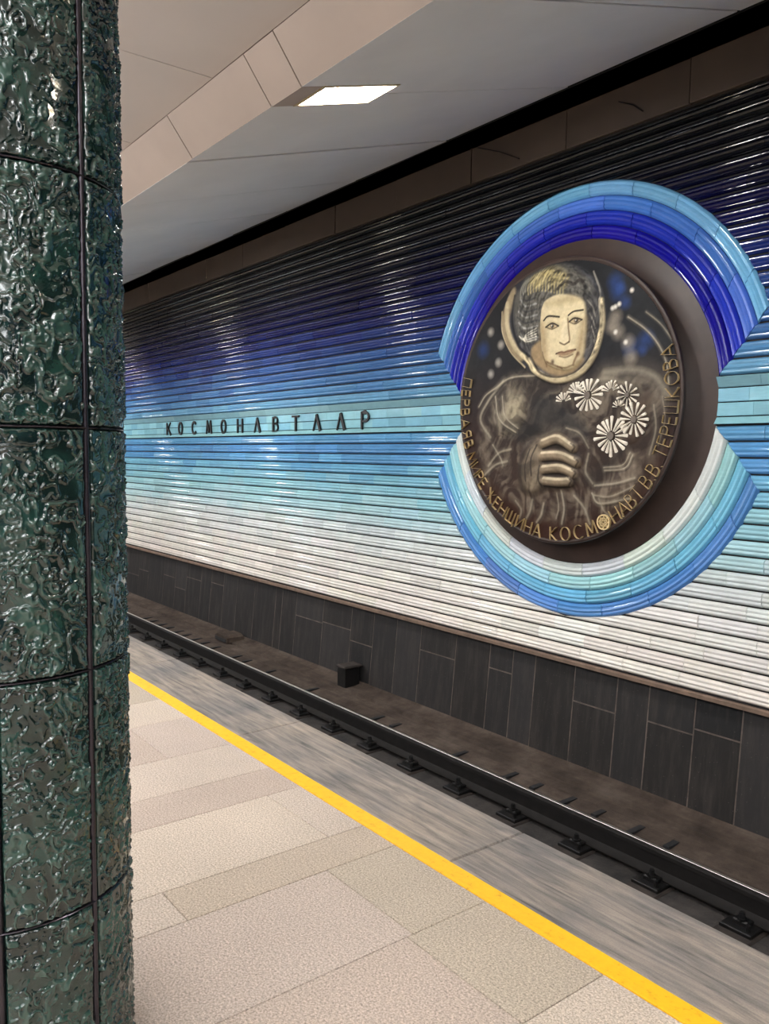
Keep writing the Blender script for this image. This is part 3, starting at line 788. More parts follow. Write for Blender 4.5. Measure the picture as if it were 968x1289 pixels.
# head: helmet ring, hair, face
HELM = [(-0.545, 0.633), (-0.50, 0.47), (-0.36, 0.32), (-0.22, 0.215), (-0.012, 0.135), (0.20, 0.165), (0.337, 0.292), (0.395, 0.54), (0.345, 0.761), (0.18, 0.91), (-0.012, 0.962), (-0.257, 0.958), (-0.45, 0.85)]
area(HELM, (70, 70, 74), 1.0, 0.012, 0.008, 3)
area([(-0.545, 0.633), (-0.50, 0.47), (-0.36, 0.32), (-0.31, 0.36), (-0.43, 0.50), (-0.465, 0.64), (-0.40, 0.82), (-0.45, 0.85)], (168, 154, 128), 0.9, 0.012, 0.006)
HI = [(-0.416, 0.617), (-0.365, 0.46), (-0.27, 0.36), (-0.161, 0.235), (-0.001, 0.176), (0.173, 0.207), (0.304, 0.321), (0.370, 0.531), (0.325, 0.735), (0.17, 0.87), (-0.05, 0.93), (-0.26, 0.90), (-0.38, 0.79)]
area(HI, (86, 84, 84), 1.0, 0.01, -0.006)
stroke([(-0.545, 0.70), (-0.53, 0.55), (-0.45, 0.40), (-0.30, 0.27)], 0.010, (196, 184, 156), 0.9, 0.004)
stroke([(-0.48, 0.75), (-0.475, 0.58), (-0.40, 0.43), (-0.27, 0.32), (-0.19, 0.23), (-0.001, 0.155), (0.20, 0.187), (0.325, 0.305), (0.385, 0.50), (0.37, 0.66)], 0.026, (190, 178, 150), 0.95, 0.008)
stroke([(-0.405, 0.80), (-0.435, 0.62), (-0.37, 0.44), (-0.26, 0.345)], 0.012, (40, 40, 44), 0.9, -0.003)
stroke([(-0.24, 0.34), (-0.155, 0.225), (0.0, 0.178), (0.17, 0.207), (0.30, 0.32), (0.36, 0.50)], 0.009, (58, 52, 46), 0.85, -0.003)
stroke([(0.30, 0.86), (0.36, 0.72), (0.365, 0.58)], 0.008, (150, 146, 138), 0.8, 0.003)
HAIRC = (104, 102, 96)
area([(-0.395, 0.806), (-0.41, 0.636), (-0.347, 0.475), (-0.204, 0.432), (-0.14, 0.503), (-0.13, 0.633), (-0.10, 0.73), (-0.216, 0.87)], HAIRC, 1.0, 0.02, 0.008)
area([(-0.30, 0.92), (-0.108, 0.962), (0.079, 0.94), (0.218, 0.853), (0.30, 0.761), (0.245, 0.69), (0.064, 0.737), (-0.11, 0.72), (-0.235, 0.77), (-0.33, 0.83)], HAIRC, 1.0, 0.02, 0.010)
area([(0.225, 0.72), (0.326, 0.652), (0.367, 0.54), (0.333, 0.432), (0.25, 0.36), (0.235, 0.536)], (84, 82, 80), 1.0, 0.02, 0.006)
for a0 in np.linspace(0, 1, 16):      # swept locks
    p0 = np.array([-0.30 + 0.40 * a0, 0.80 + 0.13 * math.sin(math.pi * (0.25 + 0.6 * a0))])
    stroke([tuple(p0), tuple(p0 + [-0.045, -0.06]), tuple(p0 + [-0.05, -0.13])], 0.009, (172, 162, 128) if a0 > 0.15 else (150, 148, 138), 0.75, 0.003)
area([(-0.24, 0.894), (-0.132, 0.936), (-0.011, 0.934), (0.085, 0.864), (0.05, 0.794), (-0.092, 0.836), (-0.2, 0.82)], (186, 172, 124), 0.65, 0.03, 0.003, tex=0.35 + 0.65 * streak)
for i in range(9):
    yb = 0.80 - 0.04 * i
    stroke([(-0.38 + 0.012 * abs(i - 4), yb), (-0.30, yb - 0.05), (-0.20 + 0.004 * i, yb - 0.045)], 0.009, (150, 150, 146) if i % 2 else (70, 70, 72), 0.7, 0.002)
for i in range(5):
    stroke([(-0.36 + i * 0.018, 0.50 - 0.012 * i), (-0.29, 0.455 + 0.012 * i), (-0.19, 0.46 + 0.02 * i)], 0.007, (196, 192, 180), 0.8, 0.002)
for i in range(8):
    stroke([(0.25 + 0.01 * i, 0.72 - 0.045 * i), (0.30 + 0.004 * i, 0.67 - 0.045 * i), (0.33, 0.60 - 0.04 * i)], 0.007, (136, 132, 124) if i % 2 else (52, 50, 52), 0.7, 0.002)
stroke([(0.0, 0.79), (0.07, 0.83), (0.14, 0.80), (0.2, 0.82), (0.25, 0.76)], 0.016, (62, 58, 54), 0.8)
hm = np.clip((rr_ - 0.16) / 0.05, 0, 1) * np.clip((0.44 - rr_) / 0.04, 0, 1) * (part == 3)
img *= (1 + hm * (lock - 0.5) * 1.7)[..., None]; hgt += 0.004 * hm * (lock - 0.5)
SKIN = (206, 194, 164)
area([(-0.241, 0.398), (-0.21, 0.30), (-0.074, 0.21), (0.035, 0.185), (0.16, 0.21), (0.24, 0.29), (0.1, 0.30), (-0.05, 0.36), (-0.12, 0.45)], (158, 140, 112), 1.0, 0.012, 0.004)
FACE = [(-0.126, 0.70), (-0.150, 0.585), (-0.142, 0.445), (-0.128, 0.351), (-0.076, 0.277), (0.057, 0.226), (0.165, 0.238), (0.232, 0.31), (0.255, 0.44), (0.255, 0.58), (0.222, 0.681), (0.065, 0.742), (-0.042, 0.742)]
area(FACE, SKIN, 1.0, 0.008, 0.010, None, dome=0.016)
area([(-0.15, 0.56), (-0.145, 0.44), (-0.12, 0.33), (-0.06, 0.27), (-0.07, 0.40), (-0.10, 0.55)], (168, 148, 116), 0.7, 0.03)
area([(0.256, 0.56), (0.24, 0.36), (0.17, 0.25), (0.19, 0.38), (0.215, 0.5)], (164, 144, 112), 0.7, 0.025)
area([(-0.10, 0.70), (0.0, 0.72), (0.12, 0.73), (0.22, 0.68), (0.10, 0.67), (-0.03, 0.67)], (176, 162, 130), 0.6, 0.02)
INK = (42, 36, 34)
area([(-0.095, 0.535), (-0.03, 0.565), (0.034, 0.53), (-0.03, 0.508)], (180, 164, 134), 0.9, 0.01, -0.003)
area([(0.118, 0.548), (0.168, 0.575), (0.232, 0.55), (0.175, 0.522)], (180, 164, 134), 0.9, 0.01, -0.003)
stroke([(-0.112, 0.583), (-0.068, 0.607), (0.036, 0.590)], 0.009, INK, 0.95, 0.002)
stroke([(0.116, 0.590), (0.161, 0.611), (0.236, 0.612)], 0.008, INK, 0.95, 0.002)
stroke([(-0.092, 0.534), (-0.03, 0.554), (0.030, 0.528)], 0.0075, INK, 0.95)
stroke([(-0.085, 0.532), (-0.03, 0.513), (0.024, 0.526)], 0.005, INK, 0.7)
stroke([(0.120, 0.545), (0.168, 0.566), (0.230, 0.548)], 0.0075, INK, 0.95)
stroke([(0.126, 0.543), (0.175, 0.526), (0.222, 0.546)], 0.005, INK, 0.7)
dot((-0.028, 0.534), 0.024, INK, 1.0); dot((0.182, 0.547), 0.024, INK, 1.0)
dot((-0.034, 0.538), 0.008, (220, 214, 200), 1.0); dot((0.176, 0.551), 0.008, (220, 214, 200), 1.0)
area([(0.075, 0.56), (0.060, 0.46), (0.045, 0.412), (0.087, 0.398), (0.130, 0.412), (0.112, 0.49), (0.10, 0.56)], (216, 204, 176), 0.8, 0.012, 0.006)
stroke([(0.112, 0.57), (0.122, 0.49), (0.133, 0.43), (0.128, 0.408)], 0.008, (128, 108, 84), 0.8)
stroke([(0.046, 0.412), (0.066, 0.402), (0.087, 0.394), (0.108, 0.400), (0.128, 0.408)], 0.0075, (96, 78, 62), 0.85)
stroke([(0.012, 0.338), (0.055, 0.345), (0.085, 0.340), (0.115, 0.345), (0.18, 0.352)], 0.008, (76, 56, 46), 0.95)
area([(0.02, 0.336), (0.06, 0.352), (0.09, 0.347), (0.12, 0.355), (0.178, 0.352), (0.14, 0.323), (0.09, 0.316), (0.05, 0.322)], (140, 112, 90), 0.75, 0.006, 0.003)
stroke([(0.042, 0.318), (0.10, 0.306), (0.158, 0.322)], 0.007, (112, 90, 70), 0.7)
stroke([(0.02, 0.25), (0.09, 0.236), (0.15, 0.248)], 0.008, (132, 112, 86), 0.7)
for c0, c1 in (((-0.08, 0.29), (0.06, 0.235)), ((-0.12, 0.36), (-0.09, 0.26)), ((0.20, 0.33), (0.16, 0.25))):
    stroke([c0, c1], 0.010, (120, 96, 76), 0.7)
dot((-0.02, 0.285), 0.025, (86, 66, 56), 0.8); dot((0.20, 0.32), 0.022, (110, 88, 70), 0.7)
# praying glove-hand
HAND = [(-0.128, -0.253), (0.037, -0.215), (0.185, -0.289), (0.197, -0.343), (0.235, -0.404), (0.212, -0.466), (0.212, -0.545), (0.149, -0.605), (-0.069, -0.619), (-0.19, -0.665), (-0.30, -0.628), (-0.335, -0.468), (-0.28, -0.317)]
area(HAND, (66, 56, 50), 1.0, 0.02, 0.010, 4)
area([(-0.135, -0.262), (-0.223, -0.32), (-0.30, -0.45), (-0.28, -0.60), (-0.19, -0.645), (-0.10, -0.58), (-0.11, -0.40)], (150, 138, 120), 0.85, 0.03, 0.0, None, dome=0.018, tex=0.45 + 0.55 * streak)
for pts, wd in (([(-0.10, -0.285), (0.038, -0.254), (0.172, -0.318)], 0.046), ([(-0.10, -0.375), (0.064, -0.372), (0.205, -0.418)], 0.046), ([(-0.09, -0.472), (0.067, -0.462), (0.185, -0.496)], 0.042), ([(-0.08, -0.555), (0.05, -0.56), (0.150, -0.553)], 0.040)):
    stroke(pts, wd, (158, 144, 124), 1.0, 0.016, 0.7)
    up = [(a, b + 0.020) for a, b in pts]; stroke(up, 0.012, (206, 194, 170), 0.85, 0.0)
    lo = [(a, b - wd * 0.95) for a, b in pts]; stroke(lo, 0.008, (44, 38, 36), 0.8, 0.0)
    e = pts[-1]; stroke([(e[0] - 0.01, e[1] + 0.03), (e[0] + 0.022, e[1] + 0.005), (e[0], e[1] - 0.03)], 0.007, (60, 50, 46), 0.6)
for pts in ([(-0.15, -0.30), (-0.20, -0.40), (-0.19, -0.52)], [(-0.22, -0.33), (-0.26, -0.45), (-0.25, -0.56)], [(-0.12, -0.45), (-0.13, -0.54), (-0.10, -0.60)]):
    stroke(pts, 0.010, (62, 54, 50), 0.7)
hk = (part == 4).astype(float)[..., None]
img[:] = img * (1 - hk) + hk * img * (0.55 + 0.75 * np.clip(0.6 * swirl + 0.5 * hair_, 0, 1))[..., None]
# grain and gentle unevenness of the beaten surface
img *= (0.86 + 0.28 * fbm(gu * 30, gv * 30, 3, 41))[..., None]
hgt += 0.004 * (fbm(gu * 6, gv * 6, 4, 51) - 0.5)
img[:] = 1.08 * np.clip(img, 0, 1) ** 1.28
def blur(a, n=1):
    for _ in range(n):
        a = (a + np.roll(a, 1, 0) + np.roll(a, -1, 0) + np.roll(a, 1, 1) + np.roll(a, -1, 1)) / 5
    return a
hgt = blur(hgt, 3)
rad = np.hypot(gu, gv)
ok = rad <= 0.975
hgt = hgt * np.clip((0.97 - rad) / 0.04, 0, 1)
names = {0: 'relief_ground', 2: 'relief_suit', 3: 'relief_head', 4: 'relief_hand'}
idx = np.arange(N * N).reshape(N, N)
quad = np.stack([idx[:-1, :-1], idx[:-1, 1:], idx[1:, 1:], idx[1:, :-1]], -1)
qok = ok[:-1, :-1] & ok[1:, 1:] & ok[:-1, 1:] & ok[1:, :-1]
allv = np.stack([CX + gu * RF, WF - 0.002 - hgt * 1.3, MZ + gv * RF], -1).reshape(-1, 3)
allc = np.concatenate([np.clip(img, 0, 1), np.ones((N, N, 1))], -1).reshape(-1, 4).astype(np.float32)
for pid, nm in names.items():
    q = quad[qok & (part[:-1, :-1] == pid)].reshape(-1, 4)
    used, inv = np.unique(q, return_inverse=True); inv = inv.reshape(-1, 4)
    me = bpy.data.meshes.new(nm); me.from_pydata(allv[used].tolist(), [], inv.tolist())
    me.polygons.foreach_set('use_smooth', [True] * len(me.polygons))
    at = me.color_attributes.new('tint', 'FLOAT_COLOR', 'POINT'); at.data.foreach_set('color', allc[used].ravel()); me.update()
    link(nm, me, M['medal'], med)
def relief_y(u, v):
    i = int(np.clip((u + 1) / 2 * (N - 1), 0, N - 1)); j = int(np.clip((v + 1) / 2 * (N - 1), 0, N - 1))
    return WF - 0.002 - hgt[j, i] * 1.3
# daisies: every flower a part, raised petals round a small centre
fl = [(0.482, -0.241, 0.135, 17), (0.284, 0.037, 0.125, 15), (0.666, -0.137, 0.11, 14), (0.075, 0.0, 0.075, 8), (0.603, 0.023, 0.085, 11), (0.472, 0.052, 0.075, 8), (0.536, -0.055, 0.05, 7), (0.186, 0.058, 0.075, 9)]
frng = random.Random(5)
for (u, v_, r, n) in fl:
    V, F = [], []
    yb = min(relief_y(u + a * r * 0.6, v_ + b * r * 0.6) for a in (-1, 0, 1) for b in (-1, 0, 1)) - 0.002
    full = n >= 11
    for i in range(n):
        a = (2 * math.pi * i / n) if full else (math.radians(20) + math.radians(150) * i / (n - 1))
        a += frng.uniform(-0.06, 0.06); rr = r * frng.uniform(0.85, 1.08)
        c, s = math.cos(a), math.sin(a)
        wd = r * 0.085
        pts = [(0.26 * rr, -0.2 * wd), (0.7 * rr, -wd * 0.8), (0.96 * rr, -wd * 1.1), (rr, 0), (0.96 * rr, wd * 1.1), (0.7 * rr, wd * 0.8), (0.26 * rr, 0.2 * wd)]
        k0 = len(V)
        for (q, p_) in pts: V.append((CX + (u + q * c - p_ * s) * RF, yb - 0.003, MZ + (v_ + q * s + p_ * c) * RF))
        V.append((CX + (u + 0.65 * rr * c) * RF, yb - 0.010, MZ + (v_ + 0.65 * rr * s) * RF))
        for q in range(7): F.append((k0 + q, k0 + (q + 1) % 7, k0 + 7))
        k1 = len(V)
        for (q, p_) in pts: V.append((CX + (u + q * c - p_ * s) * RF, yb + 0.012, MZ + (v_ + q * s + p_ * c) * RF))
        for q in range(7): F.append((k0 + q, k1 + q, k1 + (q + 1) % 7, k0 + (q + 1) % 7))
    fo = obj('flower', V, F, M['petal'], med)
    if full:
        vv, ff = cyl_vf((CX + u * RF, yb - 0.012, MZ + v_ * RF), r * 0.2 * RF, 0.02, 'y', 12); obj('flower_centre', vv, ff, M['petal_heart'], fo)

# ---- stroke lettering ------------------------------------------------------
def arc(cx, cy, rx, ry, a0, a1, n=14):
    return [(cx + rx * math.cos(math.radians(a0 + (a1 - a0) * i / n)), cy + ry * math.sin(math.radians(a0 + (a1 - a0) * i / n))) for i in range(n + 1)]
GL = {   # width, strokes in a unit-high box
    'П': (0.7, [[(0, 0), (0, 1), (0.7, 1), (0.7, 0)]]),
    'Е': (0.5, [[(0.5, 0), (0, 0), (0, 1), (0.5, 1)], [(0, 0.52), (0.42, 0.52)]]),
    'Р': (0.52, [[(0, 0), (0, 1), (0.27, 1)] + arc(0.27, 0.75, 0.25, 0.25, 90, -90) + [(0, 0.5)]]),
    'В': (0.55, [[(0, 0), (0, 1), (0.25, 1)] + arc(0.25, 0.76, 0.22, 0.24, 90, -90) + [(0, 0.52)], [(0.25, 0.52)] + arc(0.27, 0.26, 0.27, 0.26, 90, -90) + [(0, 0)]]),
    'А': (0.75, [[(0, 0), (0.375, 1), (0.75, 0)], [(0.13, 0.32), (0.62, 0.32)]]),
    'Я': (0.55, [[(0.55, 0), (0.55, 1), (0.27, 1)] + arc(0.27, 0.75, 0.25, 0.25, 90, 270) + [(0.55, 0.5)], [(0.27, 0.5), (0, 0)]]),
    'М': (0.9, [[(0, 0), (0.12, 1), (0.45, 0.15), (0.78, 1), (0.9, 0)]]),
    'И': (0.68, [[(0, 1), (0, 0), (0.68, 1), (0.68, 0)]]),
    'Ж': (0.9, [[(0.45, 0), (0.45, 1)], [(0, 0), (0.45, 0.5), (0.9, 1)], [(0, 1), (0.45, 0.5), (0.9, 0)]]),
    'Н': (0.65, [[(0, 0), (0, 1)], [(0.65, 0), (0.65, 1)], [(0, 0.5), (0.65, 0.5)]]),
    'Щ': (0.9, [[(0, 1), (0, 0), (0.88, 0), (0.88, -0.18)], [(0.4, 0), (0.4, 1)], [(0.8, 0), (0.8, 1)]]),
    'Ш': (0.85, [[(0, 1), (0, 0), (0.85, 0), (0.85, 1)], [(0.425, 0), (0.425, 1)]]),
    'К': (0.6, [[(0, 0), (0, 1)], [(0.6, 1), (0, 0.48), (0.6, 0)]]),
    'О': (0.85, [arc(0.425, 0.5, 0.425, 0.5, 0, 360, 26)]),
    'С': (0.7, [arc(0.42, 0.5, 0.42, 0.5, 48, 312, 20)]),
    'Т': (0.65, [[(0, 1), (0.65, 1)], [(0.325, 1), (0.325, 0)]]),
    '.': (0.08, [[(0.0, 0.0), (0.08, 0.0)]]),
}
def ribbon(pts, wd, fn, d0, d1):
    """flat bar following pts; fn(u, v, d) -> 3-D"""
    p = np.array(pts, float); n = len(p)
    tn = np.zeros_like(p)
    seg = p[1:] - p[:-1]; seg /= np.linalg.norm(seg, axis=1)[:, None] + 1e-12
    nrm = np.stack([-seg[:, 1], seg[:, 0]], 1)
    offs = np.zeros_like(p)
    closed = np.linalg.norm(p[0] - p[-1]) < 1e-6
    for i in range(n):
        a = nrm[i - 1] if i > 0 else (nrm[-1] if closed else nrm[0])
        b = nrm[i] if i < n - 1 else (nrm[0] if closed else nrm[-1])
        mm = a + b; L = mm @ mm
        offs[i] = mm * (2 / max(L, 0.6)) * wd * 0.5 if L > 1e-6 else a * wd * 0.5
    A, B = p + offs, p - offs
    V, F = [], []
    for i in range(n):
        V += [fn(A[i][0], A[i][1], d0), fn(B[i][0], B[i][1], d0), fn(B[i][0], B[i][1], d1), fn(A[i][0], A[i][1], d1)]
    for i in range(n - 1):
        a, b = 4 * i, 4 * (i + 1)
        F += [(a, a + 1, b + 1, b), (a + 1, a + 2, b + 2, b + 1), (a + 2, a + 3, b + 3, b + 2), (a + 3, a, b, b + 3)]
    if not closed: F += [(3, 2, 1, 0), (4 * n - 4, 4 * n - 3, 4 * n - 2, 4 * n - 1)]
    return V, F
def ring_text(word, a0, a1, hgt_, rbase, skip=()):
    """letters from angle a0 to a1 (degrees, centre of first and last), heads to the centre"""
    n = len(word)
    wds = [GL[c][0] + 0.22 for c in word]
    cs = np.cumsum([0] + wds); mids = [(cs[i] + cs[i + 1]) / 2 for i in range(n)]
    for i, c in enumerate(word):
        if c == ' ' or i in skip: continue
        fr = (mids[i] - mids[0]) / max(mids[-1] - mids[0], 1e-6)
        a = math.radians(a0 + (a1 - a0) * fr)
        er = np.array([math.cos(a), math.sin(a)]); et = np.array([-math.sin(a), math.cos(a)])
        o = er * rbase
        wgl = GL[c][0]
        def fn(u, v, d, o=o, er=er, et=et, wgl=wgl):
            q = o + et * (u - wgl / 2) * hgt_ + (-er) * v * hgt_
            return (CX + q[0], d, MZ + q[1])
        vv, ff = join([ribbon(s, 0.0115, fn, WF - 0.024, WF + 0.003) for s in GL[c][1]])
        obj('letter', vv, ff, M['gold'], med)
RB = 1.173; HL = 0.114
ring_text('ПЕРВАЯ', 168.0, 193.2, HL, RB)
ring_text('В', 198.5, 198.5, HL, RB)
ring_text('МИРЕ', 205.5, 220.0, HL, RB)
ring_text('ЖЕНЩИНА', 227.5, 261.0, HL, RB)
ring_text('КОСМ', 270.5, 291.5, HL, RB)
ring_text('НАВТ', 305.0, 319.0, HL, RB)
ring_text('В.В.', 325.0, 333.5, HL, RB)
ring_text('ТЕРЕШКОВА', 338.0, 377.0, HL, RB)
# rosette in place of the O
a = math.radians(298.6); o_ = np.array([math.cos(a), math.sin(a)]) * (RB - HL * 0.5)
fn = lambda u, v, d: (CX + o_[0] + u, d, MZ + o_[1] + v)
parts = [ribbon(arc(0, 0, 0.058, 0.058, 0, 360, 28), 0.011, fn, WF - 0.024, WF + 0.003), ribbon(arc(0, 0, 0.034, 0.034, 0, 360, 20), 0.009, fn, WF - 0.023, WF + 0.003)]
for i in range(8):
    t_ = math.radians(45 * i); parts.append(ribbon([(0.010 * math.cos(t_), 0.010 * math.sin(t_)), (0.052 * math.cos(t_), 0.052 * math.sin(t_))], 0.007, fn, WF - 0.023, WF + 0.003))
vv, ff = join(parts); obj('rosette', vv, ff, M['gold'], med)

# thin dark slanting lines on the cornice boards
for p0, p1 in (((-5.833, 4.444), (-5.30, 4.20)), ((-4.229, 4.35), (-4.0, 4.205))):
    mid = ((p0[0] + p1[0]) / 2 + 0.02, (p0[1] + p1[1]) / 2 + 0.006)
    vv, ff = ribbon([p0, mid, p1], 0.008, lambda u, v, d: (u, d, v), 5.5655, 5.58); obj('slant_line', vv, ff, M['void'], wall)

# ---- station name in separate letters
def seriflike(c):
    T, t = 0.16, 0.085           # thick and thin strokes
    if c == 'К': return [([(0.1, 0), (0.1, 1)], T), ([(0.85, 1), (0.2, 0.45)], t), ([(0.32, 0.55), (0.9, 0)], T)]
    if c == 'О': return [(arc(0.5, 0.5, 0.36, 0.45, 0, 360, 28), 0.15)]
    if c == 'С': return [(arc(0.52, 0.5, 0.38, 0.45, 40, 320, 22), 0.15)]
    if c == 'М': return [([(0.06, 0), (0.2, 1)], t), ([(0.2, 1), (0.5, 0.1)], T), ([(0.5, 0.1), (0.8, 1)], t), ([(0.8, 1), (0.94, 0)], T)]
    if c == 'Н': return [([(0.12, 0), (0.12, 1)], T), ([(0.86, 0), (0.86, 1)], T), ([(0.12, 0.5), (0.86, 0.5)], t)]
    if c == 'Λ': return [([(0.08, 0), (0.48, 0.98)], t), ([(0.46, 0.98), (0.90, 0)], 0.21)]
    if c == 'В': return [([(0.14, 0), (0.14, 1)], T), ([(0.14, 0.95), (0.45, 0.95)] + arc(0.45, 0.745, 0.27, 0.205, 90, -90, 10) + [(0.14, 0.54)], t), ([(0.14, 0.54), (0.48, 0.54)] + arc(0.48, 0.295, 0.32, 0.245, 90, -90, 10) + [(0.14, 0.05)], t)]
    if c == 'Т': return [([(0.5, 0), (0.5, 1)], T), ([(0.06, 0.94), (0.94, 0.94)], 0.13)]
    if c == 'Р': return [([(0.16, 0), (0.16, 1)], T), ([(0.16, 0.95), (0.5, 0.95)] + arc(0.5, 0.70, 0.32, 0.25, 90, -90, 12) + [(0.16, 0.45)], 0.12)]
NAMES = 'КОСМОНΛВТΛΛР'
lx = [-13.271, -12.794, -12.268, -11.731, -11.235, -10.708, -10.195, -9.682, -9.171, -8.666, -8.136, -7.64]
ordn = ['first', 'second', 'third', 'fourth', 'fifth', 'sixth', 'seventh', 'eighth', 'ninth', 'tenth', 'eleventh', 'last']
HN = 0.205; WN = 0.195; ZN = 1.812
for ch, xx, on in zip(NAMES, lx, ordn):
    fn = lambda u, v, d, xx=xx: (xx + (u - 0.5) * WN, d, ZN + v * HN)
    parts = [ribbon(s, wd, lambda u, v, d: fn(u, v, d), 0, 0) for s, wd in []]
    V, F = [], []
    for s, wd in seriflike(ch):
        vv, ff = ribbon(s, wd, fn, W - 0.046, W - 0.026); n = len(V); V += vv; F += [tuple(i + n for i in q) for q in ff]
    # two short pins into the band
    for pu, pv in ((0.3, 0.25), (0.6, 0.8)):
        pass
    o = obj('sign_letter', V, F, M['black_metal'])
    shown = {'Λ': 'A-like inverted V', 'О': 'round O', 'С': 'open C'}.get(ch, ch)
    tag(o, f'black metal letter {shown}, {on} of the station name on the pale blue band', 'letter', 'letters of the station name')

# ---- far rail, sleepers
YR = 4.742
hw = 0.0375
prf = [(-0.066, -0.180), (0.066, -0.180), (0.066, -0.170), (0.020, -0.152), (0.009, -0.140), (0.009, -0.050), (0.020, -0.042), (hw, -0.036), (hw, -0.010), (0.028, -0.002), (0.012, 0.0), (-0.012, 0.0), (-0.028, -0.002), (-hw, -0.010), (-hw, -0.036), (-0.020, -0.042), (-0.009, -0.050), (-0.009, -0.140), (-0.020, -0.152), (-0.066, -0.170)]
rail = tag(empty('rail', (-8.0, YR, ZH - 0.18)), 'dark running rail with a shiny worn top beside the platform', 'rail')
v, f = extrude_x([(YR + a, ZH + b) for a, b in prf], XFAR, XNEAR); obj('rail_body', v, f, M['rail'], rail, 35)
v, f = extrude_x([(YR - 0.004, ZH - 0.004), (YR + 0.034, ZH - 0.008), (YR + 0.030, ZH - 0.001), (YR + 0.022, ZH + 0.002), (YR + 0.000, ZH + 0.002)], XFAR, XNEAR); obj('worn_top', v, f, M['steel'], rail)
SP = 0.632; sx = [-3.08 + SP * k for k in range(-23, 3)]
ORD = ['first', 'second', 'third', 'fourth', 'fifth', 'sixth', 'seventh', 'eighth', 'ninth', 'tenth', 'eleventh', 'twelfth', 'thirteenth', 'fourteenth', 'fifteenth', 'sixteenth', 'seventeenth', 'eighteenth', 'nineteenth', 'twentieth']
vis = [x for x in sorted(sx, reverse=True) if x < -2.3]
for i, x in enumerate(sx):
    if x >= -2.3: lab = 'dark sleeper of the rail just past the lower right corner of the picture'
    elif vis.index(x) < 20: lab = f'dark tarred sleeper under the rail, {ORD[vis.index(x)]} counted from the lower right corner'
    else: lab = 'dark far sleeper under the rail at its end behind the column'
    t = tag(empty('sleeper', (x, 4.72, ZH - 0.215)), lab, 'sleeper', 'sleepers under the far rail')
    v, f = bevel_box(x - 0.12, x + 0.12, 4.32, 5.06, ZH - 0.34, ZH - 0.205, 0.01); obj('timber', v, f, M['sleeper'], t)
    v, f = bevel_box(x - 0.10, x + 0.10, YR - 0.19, YR + 0.17, ZH - 0.207, ZH - 0.181, 0.005); obj('base_plate', v, f, M['fastener'], t)
    for s in (-1, 1):
        y0 = YR + s * 0.095
        v, f = join([bevel_box(x - 0.05, x + 0.05, y0 - 0.035, y0 + 0.035, ZH - 0.185, ZH - 0.150, 0.008), cyl_vf((x, y0 + s * 0.01, ZH - 0.16), 0.018, 0.055, 'z', 6), cyl_vf((x, y0 + s * 0.01, ZH - 0.155), 0.030, 0.014, 'z', 8)])
        obj('clip', v, f, M['fastener'], t)
        v, f = join([cyl_vf((x + 0.065, YR + s * 0.155, ZH - 0.19), 0.014, 0.05, 'z', 6)]); obj('spike', v, f, M['fastener'], t)
# black blocks standing in for the shade of slots at the sleeper ends
for i, x in enumerate(sx):
    dx = x + 0.31
    for a, yy, wd in ((dx - 0.10, 5.03, 0.21), (dx + 0.19, 5.06, 0.13)):
        if prng.random() < 0.25: continue
        v, f = join([box_vf(a - 0.024, a + 0.024, yy - wd / 2, min(yy + wd / 2, 5.15), -1.26, -1.2035)])
        o = obj('slot_shade', v, f, M['void'], bed)
# black stub box against the wall, and low lump
t = tag(empty('cable_box', (-7.78, 5.46, -1.19)), 'small black upright box on the track bed against the dark wall', 'box')
v, f = bevel_box(-7.86, -7.70, 5.36, 5.56, -1.21, -0.965, 0.015); obj('body', v, f, M['fastener'], t)
v, f = bevel_box(-7.875, -7.685, 5.345, 5.60, -0.968, -0.945, 0.012); obj('lid', v, f, M['sleeper'], t)
t = tag(empty('drain_hood', (-10.75, 5.42, -1.19)), 'low rusty brown hood on the track bed against the dark wall', 'hood')
v, f = prism([(-0.20, 0), (0.20, 0), (0.19, 0.07), (0.12, 0.10), (-0.12, 0.10), (-0.19, 0.07)], lambda p, a: (-10.75 + p[0], 5.28 + a, -1.205 + p[1]), 0, 0.27); obj('body', v, f, M['bed'], t)
v, f = box_vf(-10.92, -10.58, 5.272, 5.285, -1.20, -1.15); obj('slot', v, f, M['void'], t)

# ---- column ---------------------------------------------------------------
CC = Vector((-2.155, 0.479)); CR = 0.28
colm = tag(empty('column', (CC.x, CC.y, 0)), 'round column faced with dark green glossy relief panels in the foreground', 'column')
n = 64
v, f = cyl_vf((CC.x, CC.y, 0.0), CR - 0.012, ZA, 'z', n); obj('core', v, f, M['void'], colm, 40)
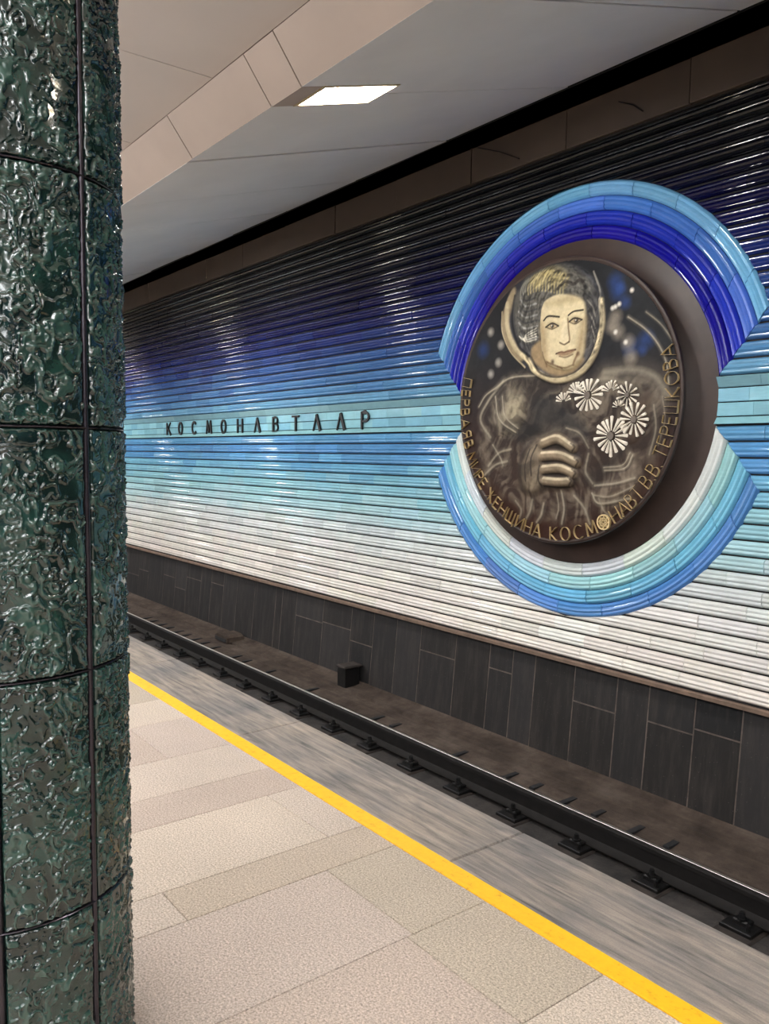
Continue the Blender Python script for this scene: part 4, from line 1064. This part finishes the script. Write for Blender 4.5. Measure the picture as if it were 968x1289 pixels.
# direction of the visible seam, measured around the axis
ax2 = np.array([AX.x, AX.y]); az2 = np.array([AZ.x, AZ.y]); az2 /= np.linalg.norm(az2)
dseam = math.cos(math.radians(-26)) * ax2 + math.sin(math.radians(-26)) * az2
A0 = math.atan2(dseam[1], dseam[0]); STEP = math.radians(45)
zj = [0.0, 0.48, 1.04, 1.60, 2.16, 2.72, 3.28, 3.84, ZA]
def relief_panel(seed, hgt_, nu=84, nv=None):
    nv = nv or max(12, int(250 * hgt_ / 0.56))
    a = np.linspace(0.03, STEP - 0.03, nu); z = np.linspace(0.0015, hgt_ - 0.0015, nv)
    A, Z = np.meshgrid(a, z)
    U = A * CR; sx_, sy_ = U * 42 + seed * 7.3, Z * 40 + seed * 3.1
    w1 = fbm(sx_ * 0.55, sy_ * 0.45, 3, seed) - 0.5; w2 = fbm(sx_ * 0.55 + 31, sy_ * 0.45 + 17, 3, seed + 50) - 0.5
    def worm(f, wv, sd, wid):
        n_ = vnoise(sx_ * f + wv * w1, sy_ * f * 0.85 + wv * w2, sd)
        return np.exp(-((n_ - 0.5) / wid) ** 2)
    q = vnoise(sx_ + 6.5 * w1, sy_ * 0.8 + 6.5 * w2, seed + 3)
    q2 = vnoise(sx_ * 2.1 + 4 * w2, sy_ * 1.7 + 4 * w1, seed + 9)
    rid = 1 - np.abs(2 * q - 1); rid2 = 1 - np.abs(2 * q2 - 1)
    rid = worm(0.55, 5.0, seed + 3, 0.085); rid2 = worm(0.95, 6.0, seed + 9, 0.10)
    h = 0.0060 * rid + 0.0036 * rid2 + 0.006 * fbm(sx_ * 0.35, sy_ * 0.3, 2, seed + 5)
    edge = np.minimum(np.minimum(A - a[0], a[-1] - A) * CR / 0.006, np.minimum(Z - z[0], z[-1] - Z) / 0.006)
    e = np.clip(edge, 0, 1) ** 0.7
    rr = CR - 0.008 + h * e + 0.008 * e
    V = np.stack([rr * np.cos(A), rr * np.sin(A), Z], -1).reshape(-1, 3)
    id_ = np.arange(nu * nv).reshape(nv, nu)
    F = np.stack([id_[:-1, :-1], id_[:-1, 1:], id_[1:, 1:], id_[1:, :-1]], -1).reshape(-1, 4)
    me = bpy.data.meshes.new('relief_panel'); me.from_pydata(V.tolist(), [], F.tolist())
    me.polygons.foreach_set('use_smooth', [True] * len(me.polygons))
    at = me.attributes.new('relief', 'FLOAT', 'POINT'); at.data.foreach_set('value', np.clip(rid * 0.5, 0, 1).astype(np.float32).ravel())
    me.update(); me.materials.append(M['column']); return me
variants = [relief_panel(s, 0.56) for s in (1, 2, 3, 4, 5)]
cache = {}
crng = random.Random(11)
for i, (z0, z1) in enumerate(zip(zj[:-1], zj[1:])):
    for k in range(8):
        hh = round(z1 - z0, 3)
        if abs(hh - 0.56) < 0.005: me = variants[(i * 2 + k * 3) % 5]
        else:
            if (hh, k % 2) not in cache: cache[(hh, k % 2)] = relief_panel(20 + k % 2 + i, hh)
            me = cache[(hh, k % 2)]
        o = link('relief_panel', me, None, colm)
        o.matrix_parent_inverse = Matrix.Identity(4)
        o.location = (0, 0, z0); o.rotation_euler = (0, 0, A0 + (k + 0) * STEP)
for k in range(8):
    a = A0 + k * STEP
    c, s = math.cos(a), math.sin(a)
    poly = []
    for q in range(9):
        t_ = math.pi * q / 8 - math.pi / 2
        poly.append((CR - 0.008 + 0.012 * math.cos(t_), 0.0085 * math.sin(t_)))
    poly += [(CR - 0.02, 0.0085), (CR - 0.02, -0.0085)]
    v, f = prism([(CC.x + p[0] * c - p[1] * s, CC.y + p[0] * s + p[1] * c) for p in poly], lambda p, a_: (p[0], p[1], a_), 0.0, ZA)
    obj('seam_strip', v, f, M['chrome'], colm, 50)
for z in zj[1:-1]:
    V, F = [], []; nn = 72; pr = [(CR - 0.02, -0.0022), (CR + 0.003, -0.002), (CR + 0.0045, 0.0), (CR + 0.003, 0.002), (CR - 0.02, 0.0022)]
    for i in range(nn):
        a = 2 * math.pi * i / nn
        for r, dz in pr: V.append((CC.x + r * math.cos(a), CC.y + r * math.sin(a), z + dz))
    for i in range(nn):
        j = (i + 1) % nn
        for q in range(4): F.append((i * 5 + q, j * 5 + q, j * 5 + q + 1, i * 5 + q + 1))
    obj('joint_band', V, F, M['chrome'], colm, 50)
